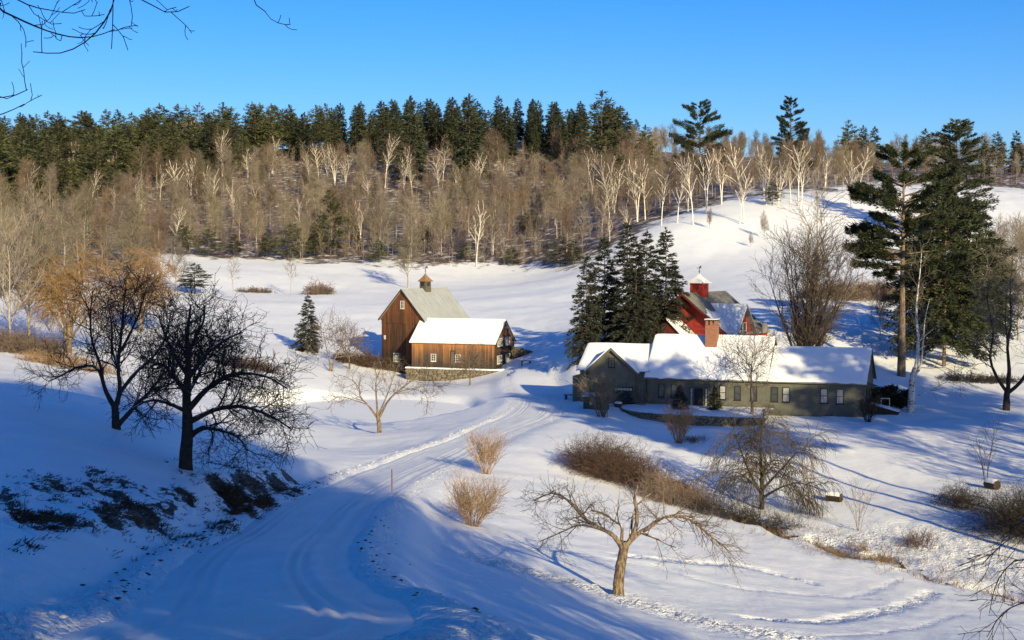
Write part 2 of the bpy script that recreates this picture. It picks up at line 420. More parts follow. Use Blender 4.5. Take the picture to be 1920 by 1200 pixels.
def hit(px, py, dmin=12, dmax=760):
    """where the line of sight through a pixel meets the ground"""
    v = ray(px, py); t = np.geomspace(dmin, dmax, 900)
    dz = v[2] * t - base_h(v[0] * t, t)
    k = np.where((dz[:-1] > 0) & (dz[1:] <= 0))[0]
    if len(k) == 0:
        k = [int(np.argmin(np.abs(dz[:-1])))]
    k = k[0]; f = dz[k] / (dz[k] - dz[k + 1] + 1e-9); f = min(max(f, 0), 1)
    d = t[k] * (1 - f) + t[k + 1] * f
    return np.array([v[0] * d, d, v[2] * d])

# road centre line, from its two edges
PAIRS = [((130,1200),(690,1200)), ((250,1120),(640,1120)), ((335,1065),(614,1060)), ((430,1005),(640,1000)), ((545,945),(692,945)), ((610,912),(738,915)),
         ((700,878),(830,870)), ((815,838),(905,835)), ((905,800),(985,800)), ((958,772),(1050,775)), ((965,745),(1070,750)), ((955,718),(1040,718)), ((962,692),(1030,690))]
EL = [hit(*a) for a, b in PAIRS]; ER = [hit(*b) for a, b in PAIRS]
RC = [np.array([-2.5, -70, 5.0]), np.array([-3.0, -30, 1.2]), np.array([-5.2, 0, -2.6])] + [(a + b) / 2 for a, b in zip(EL, ER)]
RH = [2.1, 2.1, 2.1] + [max(1.9, 0.5 * abs(np.dot(b[:2] - a[:2], 1) [0])) if False else max(1.9, 0.5 * np.linalg.norm((b - a)[:2])) for a, b in zip(EL, ER)]
def cr(P, n):
    P = np.asarray(P, float); P = np.vstack([2 * P[0] - P[1], P, 2 * P[-1] - P[-2]])
    o = []
    for i in range(1, len(P) - 2):
        t = np.linspace(0, 1, n, endpoint=False)[:, None]
        o.append(0.5 * (2 * P[i] + (P[i + 1] - P[i - 1]) * t + (2 * P[i - 1] - 5 * P[i] + 4 * P[i + 1] - P[i + 2]) * t ** 2 + (3 * P[i] - P[i - 1] - 3 * P[i + 1] + P[i + 2]) * t ** 3))
    o.append(P[-2][None]); return np.vstack(o)
RCs = cr(np.column_stack([np.array(RC)[:, :2], RH]), 24)
for _ in range(30): RCs[1:-1] = (RCs[:-2] + 2 * RCs[1:-1] + RCs[2:]) / 4
_seg = np.r_[0, np.cumsum(np.linalg.norm(np.diff(RCs[:, :2], axis=0), axis=1))]
NS = 420
_s = np.linspace(0, _seg[-1], NS)
RX, RY, RW = (np.interp(_s, _seg, RCs[:, i]) for i in range(3))
RW = np.clip(RW, 1.9, 2.6)
_tx, _ty = np.gradient(RX), np.gradient(RY); _l = np.hypot(_tx, _ty); RNX, RNY = _ty / _l, -_tx / _l     # to the right
RZ = (base_h(RX, RY) * 2 + base_h(RX + RNX * 1.5, RY + RNY * 1.5) + base_h(RX - RNX * 1.5, RY - RNY * 1.5)) / 4
for _ in range(25): RZ[1:-1] = (RZ[:-2] + 2 * RZ[1:-1] + RZ[2:]) / 4
def road_rel(x, y):
    """signed distance across the road / half width, nearest station"""
    i = np.empty(len(x), int); d = np.empty(len(x))
    for k in range(0, len(x), 20000):
        D = (x[k:k + 20000, None] - RX) ** 2 + (y[k:k + 20000, None] - RY) ** 2
        j = D.argmin(1); i[k:k + 20000] = j; d[k:k + 20000] = np.sqrt(D[np.arange(len(j)), j])
    side = np.sign((x - RX[i]) * RNX[i] + (y - RY[i]) * RNY[i])
    return d, side, i
BROOK = np.array([hit(a, b) for a, b in ((1262,905),(1300,928),(1345,950),(1400,975),(1440,982),(1485,1004),(1540,1012),(1600,1038),(1660,1042),(1750,1080),(1860,1100),(1960,1130))])
BR = cr(BROOK[:, :2], 16)
PC = hit(690, 768); PRX, PRY = 12.5, 13.0
POND_Z = float(base_h(PC[0], PC[1])[0]) - 0.12
def height(x, y, detail=True):
    x = np.atleast_1d(np.asarray(x, float)).ravel(); y = np.atleast_1d(np.asarray(y, float)).ravel()
    z = base_h(x, y)
    dist = np.hypot(x, y)
    if detail:
        z = z + (fbm(x * 0.05, y * 0.05, 3, 3) - 0.44) * np.clip(dist / 150, 0.15, 1.6) * 0.8
        z = z + (fbm(x * 0.55, y * 0.55, 4, 9) - 0.47) * 0.20
    pr = np.sqrt(((x - PC[0]) / PRX) ** 2 + ((y - PC[1]) / PRY) ** 2) + (fbm(x * .15, y * .15, 2, 70) - .4) * .25
    pw = 1 - sstep(0.97, 1.12, pr)
    z = z * (1 - pw) + (POND_Z - 0.10) * pw
    soil = np.zeros(len(x)); tram = np.zeros(len(x))
    m = (y > -75) & (y < 260) & (np.abs(x) < 90)
    if m.any():
        xx, yy = x[m], y[m]; d, side, i = road_rel(xx, yy); hw = RW[i]
        e = d - hw
        rz = RZ[i]
        w = (1 - sstep(0.0, 3.0, e)) * (1 - sstep(NS * 0.95, NS * 0.995, i.astype(float)))
        zz = z[m] * (1 - w) + rz * w
        fade = 1 - sstep(NS * 0.74, NS * 0.86, i.astype(float))
        berm = np.exp(-((e - 0.35) / np.where(side < 0, 0.42, 0.6)) ** 2) * (0.04 + 0.34 * fbm(xx * 0.6, yy * 0.6, 3, 5)) * np.where(side < 0, 1.15, 0.55) * fade
        zz = zz + berm
        zz = np.where(e < -0.15, rz - 0.30 * sstep(0.15, 0.6, -e) * (1 - sstep(NS * 0.80, NS * 0.92, i.astype(float))), zz)
        z[m] = zz
        tram[m] = np.maximum(tram[m], np.exp(-((e - 0.5) / 0.7) ** 2) * 0.5)
    m = (y > 70) & (y < 135) & (x > 5) & (x < 60)
    if m.any():
        xx, yy = x[m], y[m]
        D = np.sqrt(((xx[:, None] - BR[:, 0]) ** 2 + (yy[:, None] - BR[:, 1]) ** 2).min(1))
        z[m] -= 0.75 * np.exp(-(D / 1.0) ** 2) * np.clip(0.2 + 1.5 * fbm(xx * .2, yy * .2, 2, 61), 0, 1)
        bm_ = 0.35 + 1.1 * fbm(xx * 0.22, yy * 0.22, 2, 60)
        ups = 0.45 + 0.75 * sstep(95, 104, yy)
        soil[m] = np.maximum(soil[m], np.exp(-(D / 1.1) ** 2) * 0.55 * bm_ * ups + 0.24 * np.exp(-(D / 4.5) ** 2) + 0.35 * (fbm(xx * 1.1, yy * 1.1, 3, 77) - .5) * np.exp(-(D / 5.0) ** 2))
    return z, soil, tram
def H(x, y): return float(height(x, y)[0][0])
def ground(px, py):
    v = hit(px, py); return Vector((v[0], v[1], H(v[0], v[1])))

# ------------------------------------------------------------------ terrain: sheet
def build_terrain():
    ang = np.concatenate([np.linspace(-180, -30, 40, endpoint=False), np.linspace(-30, -21, 24, endpoint=False), np.linspace(-21, 21, 430, endpoint=False),
                          np.linspace(21, 30, 24, endpoint=False), np.linspace(30, 180, 40, endpoint=False)])
    rad = np.concatenate([np.geomspace(1.0, 16, 30, endpoint=False), np.geomspace(16, 120, 300, endpoint=False), np.geomspace(120, 760, 250, endpoint=False), np.geomspace(760, 2600, 14)])
    na, nr = len(ang), len(rad)
    A, Rr = np.meshgrid(np.radians(ang), rad)
    x = (np.sin(A) * Rr).ravel(); y = (np.cos(A) * Rr).ravel()
    z, soil, tram = height(x, y)
    px, py, zc = project(x, y, z)
    front = zc > 1
    # forest floor on the wooded hill
    edge = np.interp(px, [0, 250, 300, 560, 750, 900, 1060, 1130, 1200, 1260, 1400, 1640, 1920], [560, 520, 484, 492, 500, 506, 508, 480, 440, 410, 372, 352, 358])
    lit = np.where(front & (y > 250), sstep(12, -14, py - edge + 40 * (fbm(x * .12, y * .12, 3) - .42)), 0.0)
    lit = np.where(y > 520, 1.0, lit) * (y > 240)
    # bank cut beside the road: bare earth and matted grass showing through
    cx = np.interp(px, [0, 100, 300, 420, 520, 620], [975, 950, 940, 925, 908, 900])
    hwd = np.interp(px, [0, 100, 300, 420, 500, 560, 640], [55, 60, 60, 45, 30, 14, 6])
    wgt = np.interp(px, [-20, 0, 100, 250, 330, 380, 450, 510, 560, 620], [0.30, 0.33, 0.38, 0.44, 0.52, 0.66, 0.74, 0.56, 0.36, 0.1])
    d, side, i = road_rel(x, y) if False else (None, None, None)
    band = np.where(front & (y > 20) & (y < 100) & (px > -40) & (px < 640), np.exp(-((py - cx) / hwd) ** 4), 0) * wgt
    st = fbm(x * 0.9 + y * 0.35, y * 0.28, 4, 21)
    soil = np.maximum(soil, np.where(band > 0.02, band + (st - 0.47) * 1.5 * (band > 0.08), 0))
    # trodden snow by the apple tree, and the footpath
    def trail(pts, w):
        q = cr(np.array([hit(*p)[:2] for p in pts]), 10)
        m = (y > 30) & (y < 110) & (x > -15) & (x < 50); o = np.zeros(len(x))
        D = np.sqrt(((x[m][:, None] - q[:, 0]) ** 2 + (y[m][:, None] - q[:, 1]) ** 2).min(1)); o[m] = np.exp(-(D / w) ** 2); return o
    tr = np.maximum.reduce([trail([(960, 1062), (1060, 1090), (1160, 1118), (1260, 1150), (1380, 1178), (1480, 1195)], 2.0),
                            trail([(1400, 1155), (1500, 1165), (1580, 1160), (1680, 1140), (1745, 1108)], 0.45),
                            trail([(1160, 1040), (1280, 1052), (1400, 1060), (1520, 1090)], 0.4) * 0.7,
                            trail([(1600, 1020), (1700, 1010), (1850, 1060)], 4.0) * 0.9, trail([(1230, 1060), (1330, 1090), (1480, 1110), (1640, 1120)], 0.35) * 0.22, trail([(960, 1010), (1060, 1030), (1180, 1055)], 0.5) * 0.22,
                            trail([(1440, 1180), (1560, 1190), (1700, 1180), (1800, 1150)], 0.3) * 0.22, trail([(1560, 1120), (1620, 1110), (1680, 1085)], 0.35) * 0.22])
    lump = (fbm(x * 2.6, y * 2.6, 3, 33) - 0.45)
    z = z + tr * lump * 0.6
    tram = np.maximum(tram, tr)
    bump_s = np.where(soil > 0.3, (fbm(x * 1.6, y * 1.6, 3, 40) - 0.4) * 0.35, 0)
    z = z + bump_s * (y < 140)
    V = np.column_stack([x, y, z])
    V = np.vstack([V, [[0, 0, H(0, 0.1)]]])
    I = np.arange(nr * na).reshape(nr, na)
    J = np.roll(I, -1, 1)
    quads = np.stack([I[:-1], J[:-1], J[1:], I[1:]], -1).reshape(-1, 4)[:, ::-1]
    tris = np.stack([np.full(na, nr * na), I[0], J[0]], -1)[:, ::-1]
    z0 = lambda a: np.append(a, 0)
    me = mesh_np('ground', V, quads, tris, M['snow'], True, {'litter': z0(lit), 'soil': z0(soil), 'trample': z0(tram)})
    o = link('ground', me); tag(o, 'snow-covered ground of the valley and hills', kind='structure')
build_terrain()

def build_road():
    nc = 45; u = np.linspace(-1.06, 1.06, nc)
    prof = np.zeros(nc); rut = np.zeros(nc)
    for c in (-0.62, -0.50, 0.30, 0.42, 0.66, 0.74):
        g = np.exp(-((u - c) / 0.035) ** 2); prof -= 0.10 * g; rut += g
        prof += 0.055 * (np.exp(-((u - c - 0.07) / 0.03) ** 2) + np.exp(-((u - c + 0.07) / 0.03) ** 2))
    prof = prof - 0.05 * u ** 2
    x = RX[:, None] + RNX[:, None] * RW[:, None] * u; y = RY[:, None] + RNY[:, None] * RW[:, None] * u
    amp = 0.5 + 0.8 * fbm(_s[:, None] * 0.12 + u * 0, u[None] * 3 + _s[:, None] * 0, 2, 4)
    sh = 0.04 * np.sin(_s / 9.0)[:, None]
    pr = np.array([np.interp(u + sh[k, 0], u, prof) for k in range(NS)])
    z = RZ[:, None] + 0.02 + pr * amp + (fbm(x * 1.2, y * 0.5, 4, 8) - 0.45) * 0.10
    z = z - 0.10 * sstep(0.95, 1.06, np.abs(u))[None] - 0.05 * sstep(NS * 0.84, NS * 0.92, np.arange(NS))[:, None] - 0.3 * sstep(NS * 0.93, NS * 0.99, np.arange(NS))[:, None]
    I = np.arange(NS * nc).reshape(NS, nc)
    q = np.stack([I[:-1, :-1], I[:-1, 1:], I[1:, 1:], I[1:, :-1]], -1).reshape(-1, 4)
    me = mesh_np('road', np.stack([x, y, z], -1), q, None, M['road'], True, {'across': np.tile(u, NS), 'rut': np.tile(np.clip(rut, 0, 1), NS)})
    tag(link('road', me), 'packed snow lane with wheel ruts', kind='structure')
build_road()

def ribbon(name, pts, w, z, mat, label):
    t = np.gradient(pts, axis=0); t /= np.linalg.norm(t, axis=1)[:, None]; n = np.column_stack([t[:, 1], -t[:, 0]])
    a = pts - n * w; b = pts + n * w
    V = np.vstack([np.column_stack([a, z]), np.column_stack([b, z])]); k = len(pts); I = np.arange(k - 1)
    me = mesh_np(name, V, np.stack([I, I + k, I + k + 1, I + 1], -1), None, mat)
    tag(link(name, me), label, kind='structure')
_bz = base_h(BR[:, 0], BR[:, 1])
ribbon('brook', BR, 0.75, _bz - 0.52, M['water'], 'narrow dark brook between snowy banks')
# frozen pond: a flat snowy sheet
def build_pond():
    nr, na = 10, 72; V = [(PC[0], PC[1], POND_Z)]
    for i in range(1, nr + 1):
        for j in range(na):
            t = 2 * math.pi * j / na; f = 1.13 * i / nr; V.append((PC[0] + PRX * f * math.cos(t), PC[1] + PRY * f * math.sin(t), POND_Z))
    q = [(1 + i * na + j, 1 + (i + 1) * na + j, 1 + (i + 1) * na + (j + 1) % na, 1 + i * na + (j + 1) % na) for i in range(nr - 1) for j in range(na)]
    me = mesh_np('pond', V, q, [(0, 1 + j, 1 + (j + 1) % na) for j in range(na)], M['ice'])
    tag(link('pond', me), 'frozen pond under smooth snow', kind='structure')
build_pond()

# ------------------------------------------------------------------ buildings
# local frame of every building: x along the ridge (0..L), y across it (0..W), z up; gables at x = 0 and x = L
def face_map(face, L, W):
    if face == 'front': return lambda u, t, v: (u, -t, v)
    if face == 'back': return lambda u, t, v: (u, W + t, v)
    if face == 'left': return lambda u, t, v: (-t, W - u, v)
    return lambda u, t, v: (L + t, u, v)
def wall_shell(root, L, W, he, rise, mat, z0=-1.5, name='wall'):
    m = MB()
    m.prism([(0, 0, z0), (0, W, z0), (0, W, he), (0, W / 2, he + rise), (0, 0, he)], (L, 0, 0))
    return m.build(name, mat, root)
def siding(root, face, L, W, he, rise, mat, u0=None, u1=None, z0=0.0, z1=None, horizontal=False, bw=(0.18, 0.32), t=0.03, name='siding', seed=0):
    rr = random.Random(seed); m = MB(); f = face_map(face, L, W); gable = face in ('left', 'right')
    ulen = W if gable else L
    u0 = 0 if u0 is None else u0; u1 = ulen if u1 is None else u1
    top = (lambda u: he + rise * (1 - abs(u - W / 2) / (W / 2))) if gable else (lambda u: he)
    if not horizontal:
        u = u0
        while u < u1 - 0.05:
            w = min(rr.uniform(*bw), u1 - u); a, b = u + 0.006, u + w - 0.006; tt = t + rr.uniform(0, 0.02); zb = z0 + rr.uniform(-0.03, 0.03)
            za, zb2 = top(a) - 0.02, top(b) - 0.02
            if z1 is not None: za = min(za, z1); zb2 = min(zb2, z1)
            if za > zb + 0.1 or zb2 > zb + 0.1:
                m.hexa([f(a, 0, zb), f(b, 0, zb), f(b, tt, zb), f(a, tt, zb)], [f(a, 0, za), f(b, 0, zb2), f(b, tt, zb2), f(a, tt, za)])
            u += w
    else:
        v = z0; vmax = z1 if z1 is not None else (he + rise if gable else he)
        while v < vmax - 0.05:
            h = min(rr.uniform(*bw), vmax - v); lo, hi = u0, u1
            if gable and v + h > he:
                k = (v + h - he) / rise * W / 2; lo, hi = max(u0, k), min(u1, W - k)
            if hi - lo > 0.1:
                m.hexa([f(lo, 0, v), f(hi, 0, v), f(hi, t + 0.012, v), f(lo, t + 0.012, v)], [f(lo, 0, v + h), f(hi, 0, v + h), f(hi, t - 0.015, v + h), f(lo, t - 0.015, v + h)])
            v += h
    o = m.build(name, mat, root); o['kind'] = 'stuff'
    return o
def roof(root, L, W, he, rise, mat, ov_e=0.35, ov_g=0.3, th=0.12, name='roof', snow=None, snow_th=0.16, seams=0, slopes=(0, 1), seed=1, trim=None, snow_pull=(0, 0)):
    """two slope slabs; optional snow blanket and standing seams as sub-parts"""
    m = MB(); k = rise / (W / 2); x0, x1 = -ov_g, L + ov_g
    nl = math.hypot(1, k); off = th / nl
    for s in slopes:
        ye, yr = (-ov_e, W / 2) if s == 0 else (W + ov_e, W / 2)
        ze = he - k * ov_e + 0.02; zr = he + rise + 0.02
        m.hexa([(x0, ye, ze), (x1, ye, ze), (x1, yr, zr), (x0, yr, zr)], [(x0, ye, ze + th * nl), (x1, ye, ze + th * nl), (x1, yr, zr + th * nl), (x0, yr, zr + th * nl)])
    r = m.build(name, mat, root)
    if trim:
        for s in slopes:
            ye, yr = (-ov_e, W / 2) if s == 0 else (W + ov_e, W / 2)
            ze = he - k * ov_e + 0.02; zr = he + rise + 0.02
            for a, b in ((x0 - 0.03, x0 - 0.003), (x1 + 0.003, x1 + 0.03)):
                m = MB(); m.hexa([(a, ye, ze - 0.12), (b, ye, ze - 0.12), (b, yr, zr - 0.12), (a, yr, zr - 0.12)], [(a, ye, ze + th * nl - .02), (b, ye, ze + th * nl - .02), (b, yr, zr + th * nl - .02), (a, yr, zr + th * nl - .02)])
                m.build('verge_board', trim, r)
    if seams:
        m = MB()
        for s in slopes:
            ye, yr = (-ov_e, W / 2) if s == 0 else (W + ov_e, W / 2)
            ze = he - k * ov_e + 0.02 + th * nl; zr = he + rise + 0.02 + th * nl
            n = int((x1 - x0) / seams)
            for i in range(n + 1):
                a = x0 + i * (x1 - x0 - 0.05) / n; b = a + 0.05
                m.hexa([(a, ye, ze), (b, ye, ze), (b, yr, zr), (a, yr, zr)], [(a, ye, ze + .06), (b, ye, ze + .06), (b, yr, zr + .06), (a, yr, zr + .06)])
        m.build('roof_seam', mat, r)['kind'] = 'stuff'
    if snow:
        for s in (slopes if snow == 'both' else [s for s in slopes if s == snow - 1]):
            nx, ny = max(8, int((x1 - x0) / 0.25)), 22
            gu, gv = np.meshgrid(np.linspace(0, 1, nx), np.linspace(0, 1, ny))
            jx = (fbm(gv * 6, gu * 0 + s * 5 + seed, 3, seed) - .45) * 0.15
            X = x0 + 0.02 + gu * (x1 - x0 - 0.04) + jx * np.where(gu < 0.5, 1, -1) * (np.abs(gu - .5) > 0.45)
            ye = -ov_e if s == 0 else W + ov_e; sg = 1 if s == 0 else -1
            e_j = (fbm(gu * 14, gu * 0, 3, seed + 4) - .45) * 0.22 * (1 - gv)
            Y = ye + sg * (0.0 + gv * (W / 2 + ov_e) + e_j * (gv < 0.08)) - sg * 0.06 * (gv == 0)
            dist = np.abs(Y - ye) * np.sign((Y - ye) * sg)
            edge = np.minimum(1, np.minimum(np.minimum(gu, 1 - gu) * (x1 - x0) / 0.14, np.clip(gv * (W / 2) / 0.10, 0, 9)))
            tck = snow_th * (0.75 + 0.6 * (fbm(X * 0.7, Y * 0.7, 4, seed + 7) - .45)) * np.sqrt(np.clip(edge, 0, 1)) + 0.015
            Z = he - k * ov_e + 0.02 + th * nl + k * dist + tck * nl * 0.9
            I = np.arange(nx * ny).reshape(ny, nx)
            q = np.stack([I[:-1, :-1], I[:-1, 1:], I[1:, 1:], I[1:, :-1]], -1).reshape(-1, 4)
            if s == 1: q = q[:, ::-1]
            me = mesh_np('roof_snow', np.stack([X, Y, Z], -1), q, None, M['roof_snow'])
            link('roof_snow', me, r)
    return r
def window(root, fmap, u, v, w, h, cols, rows, frame, pane, t=0.05, fr=0.07, mw=0.035, name='window', label=None, sill=True):
    """u, v: lower left corner on the face"""
    m = MB(); d = t + 0.05
    m.box(u, u + fr, t - 0.04, d, v, v + h, fmap); m.box(u + w - fr, u + w, t - 0.04, d, v, v + h, fmap)
    m.box(u + fr, u + w - fr, t - 0.04, d, v, v + fr, fmap); m.box(u + fr, u + w - fr, t - 0.04, d, v + h - fr, v + h, fmap)
    if sill: m.box(u - 0.05, u + w + 0.05, t - 0.03, d + 0.05, v - 0.07, v - 0.003, fmap)
    o = m.build(name, frame, root)
    if label: o['label'] = label
    m = MB(); m.box(u + fr, u + w - fr, t - 0.03, t + 0.002, v + fr, v + h - fr, fmap); m.build('pane', pane, o)
    m = MB()
    for i in range(1, cols):
        a = u + fr + (w - 2 * fr) * i / cols; m.box(a - mw / 2, a + mw / 2, t + 0.004, d - 0.01, v + fr, v + h - fr, fmap)
    for j in range(1, rows):
        b = v + fr + (h - 2 * fr) * j / rows; ww = mw if rows > 2 or cols > 1 else mw * 1.6
        m.box(u + fr, u + w - fr, t + 0.003, d - 0.007, b - ww / 2, b + ww / 2, fmap)
    if cols > 1 or rows > 1: m.build('muntin', frame, o)
    return o
def door(root, fmap, u, v, w, h, mat, frame, t=0.05, name='door', panels=0):
    m = MB(); m.box(u, u + w, t - 0.03, t + 0.03, v, v + h, fmap); o = m.build(name, mat, root)
    m = MB(); d = t + 0.07
    m.box(u - 0.1, u - 0.003, t - 0.03, d, v, v + h + 0.1, fmap); m.box(u + w + 0.003, u + w + 0.1, t - 0.03, d, v, v + h + 0.1, fmap); m.box(u - 0.003 + 0.003, u + w, t - 0.03, d, v + h + 0.003, v + h + 0.1, fmap)
    m.build('door_frame', frame, o)
    m = MB(); m.box(u + w - 0.16, u + w - 0.08, t + 0.031, t + 0.08, v + h * .46, v + h * .5, fmap); m.build('handle', M['iron'], o)
    return o
def cupola(root, cx, cy, zb, half, body_h, mat, roofmat, louver, cap_h=1.0, snow=True, vane=True, ov=0.25):
    m = MB(); m.box(cx - half, cx + half, cy - half, cy + half, zb - 1.2, zb + body_h)
    c = m.build('cupola', mat, root)
    for sx, sy in ((1, 0), (-1, 0), (0, 1), (0, -1)):
        for j in range(2):
            o = (-0.48 + 0.52 * j) * half; w = 0.44 * half
            m = MB()
            if sx: m.box(cx + sx * (half + .002), cx + sx * (half + .03), cy + o, cy + o + w, zb + body_h * .42, zb + body_h * .9)
            else: m.box(cx + o, cx + o + w, cy + sy * (half + .002), cy + sy * (half + .03), zb + body_h * .42, zb + body_h * .9)
            m.build('louver', louver, c)
    n = 8; P = []; zt = zb + body_h + 0.002
    m = MB(); rings = []
    for i in range(n + 1):
        f = i / n; r = (half + ov) * (1 - f) ** 1.35 + 0.03; z = zt + 0.08 + cap_h * f
        rings.append([(cx - r, cy - r, z), (cx + r, cy - r, z), (cx + r, cy + r, z), (cx - r, cy + r, z)])
    V = [(cx - half - ov, cy - half - ov, zt), (cx + half + ov, cy - half - ov, zt), (cx + half + ov, cy + half + ov, zt), (cx - half - ov, cy + half + ov, zt)]
    allr = [V] + rings; Vf = [p for r_ in allr for p in r_]; F = [(3, 2, 1, 0)]
    for k in range(len(allr) - 1):
        for i in range(4):
            j = (i + 1) % 4; F.append((4 * k + i, 4 * k + j, 4 * k + 4 + j, 4 * k + 4 + i))
    F.append(tuple(4 * (len(allr) - 1) + i for i in range(4)))
    m.add(Vf, F); m.build('cupola_roof', roofmat, c)
    if vane:
        z = zt + cap_h; m = MB(); m.box(cx - .03, cx + .03, cy - .03, cy + .03, z, z + 1.0)
        m.lathe([(0.02, 0), (0.09, .05), (0.09, .12), (0.02, .17)], 8, (cx, cy, z + .3))
        m.box(cx - .55, cx + .55, cy - .015, cy + .015, z + .78, z + .83)
        m.prism([(cx + .12, cy - .012, z + .84), (cx + .5, cy - .012, z + .84), (cx + .42, cy - .012, z + 1.15), (cx + .2, cy - .012, z + 1.05)], (0, .024, 0))
        m.prism([(cx - .55, cy - .012, z + .72), (cx - .4, cy - .012, z + .805), (cx - .55, cy - .012, z + .9)], (0, .024, 0))
        m.build('weathervane', M['iron'], c)
    return c

# --- tall old barn
zb = -16.9
barn = thing('barn', 'tall weathered brown barn with ribbed metal roof and cupola', 'barn', (-12.75, 216.4, zb), math.atan2(.77, .64))
L, W, he, rise = 9.2, 8.6, 7.0, 4.15
wall_shell(barn, L, W, he, rise, M['board_dark'], -2.0)
siding(barn, 'left', L, W, he, rise, M['board_main'], z0=6.15, seed=3, name='upper_siding', t=0.07)
siding(barn, 'left', L, W, he, rise, M['board_main'], z0=-0.8, z1=6.12, seed=4, name='lower_siding')
siding(barn, 'front', L, W, he, rise, M['board_main'], z0=-0.8, seed=5, name='side_siding')
siding(barn, 'back', L, W, he, rise, M['board_main'], z0=-0.8, seed=6, name='back_siding')
siding(barn, 'right', L, W, he, rise, M['board_main'], z0=-0.8, seed=6, name='rear_gable_siding')
roof(barn, L, W, he, rise, M['metal_roof'], 0.45, 0.35, 0.10, seams=0.42, trim=M['trim_dark'])
fl = face_map('left', L, W)
window(barn, fl, 3.95, 8.4, 0.75, 1.15, 2, 2, M['white_paint'], M['pane'], t=0.1)
window(barn, fl, 2.5, 0.55, 1.0, 1.25, 3, 3, M['white_paint'], M['pane'])
m = MB(); m.box(0.5, 0.85, 0.03, 0.09, 3.75, 4.35, fl); m.build('notice_board', M['white_paint'], barn)
c = cupola(barn, 4.9, W / 2, he + rise, 0.6, 1.15, M['wood_grey'], M['copper'], M['dark_frame'], 1.2, ov=.2)

# --- low barn wing
LOWB = (-14.35, 213.6, -16.5)
lowb = thing('barn_wing', 'low weathered board barn with snowy roof on a stone footing', 'barn', LOWB, R(-20))
L, W, he, rise = 12.75, 7.6, 3.6, 2.9
wall_shell(lowb, L, W, he, rise, M['board_dark'], -0.3)
siding(lowb, 'front', L, W, he, rise, M['board_v'], seed=8, z0=-0.1)
siding(lowb, 'right', L, W, he, rise, M['board_h'], seed=9, z0=-0.1, horizontal=True, bw=(0.16, 0.24), name='clapboard')
siding(lowb, 'back', L, W, he, rise, M['board_v'], seed=10, z0=-0.1, name='back_siding')
roof(lowb, L, W, he, rise, M['metal_snow'], 0.35, 0.25, 0.10, seams=0.9, trim=M['trim_dark'], snow=1, snow_th=0.10)
ff = face_map('front', L, W); fr_ = face_map('right', L, W)
for u in (3.0, 6.75, 9.7):
    window(lowb, ff, u, 0.75, 0.78 if u < 9 else 0.6, 1.05, 2, 3, M['white_paint'] if u < 9 else M['wood_grey'], M['pane'], t=0.07)
door(lowb, ff, 6.1, 0.35, 0.55, 1.9, M['wood_grey'], M['trim_dark'], t=0.07)
for u, v in ((0.9, 3.0), (4.0, 3.0), (0.7, 0.55), (4.1, 0.62)):
    window(lowb, fr_, u, v, 1.75, 1.15, 4, 3, M['white_paint'], M['pane'], t=0.06, mw=0.04)
m = MB(); m.box(-0.04, 0.10, 0.0, 0.12, -0.15, he - 0.05, lambda u, t, v: (L + t - 0.02, u, v)); m.build('corner_post', M['trim_dark'], lowb); m = MB(); m.box(W - 0.1, W + .04, 0, 0.12, -0.15, he - .05, lambda u, t, v: (L + t - .02, u, v)); m.build('corner_post', M['trim_dark'], lowb)
m = MB(); m.box(-0.02, 0.1, 0, 0.1, 2.75, 2.85, lambda u, t, v: (L + t, 0.2 + (W - 0.4) * (u + .02) / .12, v)); m.build('floor_band', M['trim_dark'], lowb)

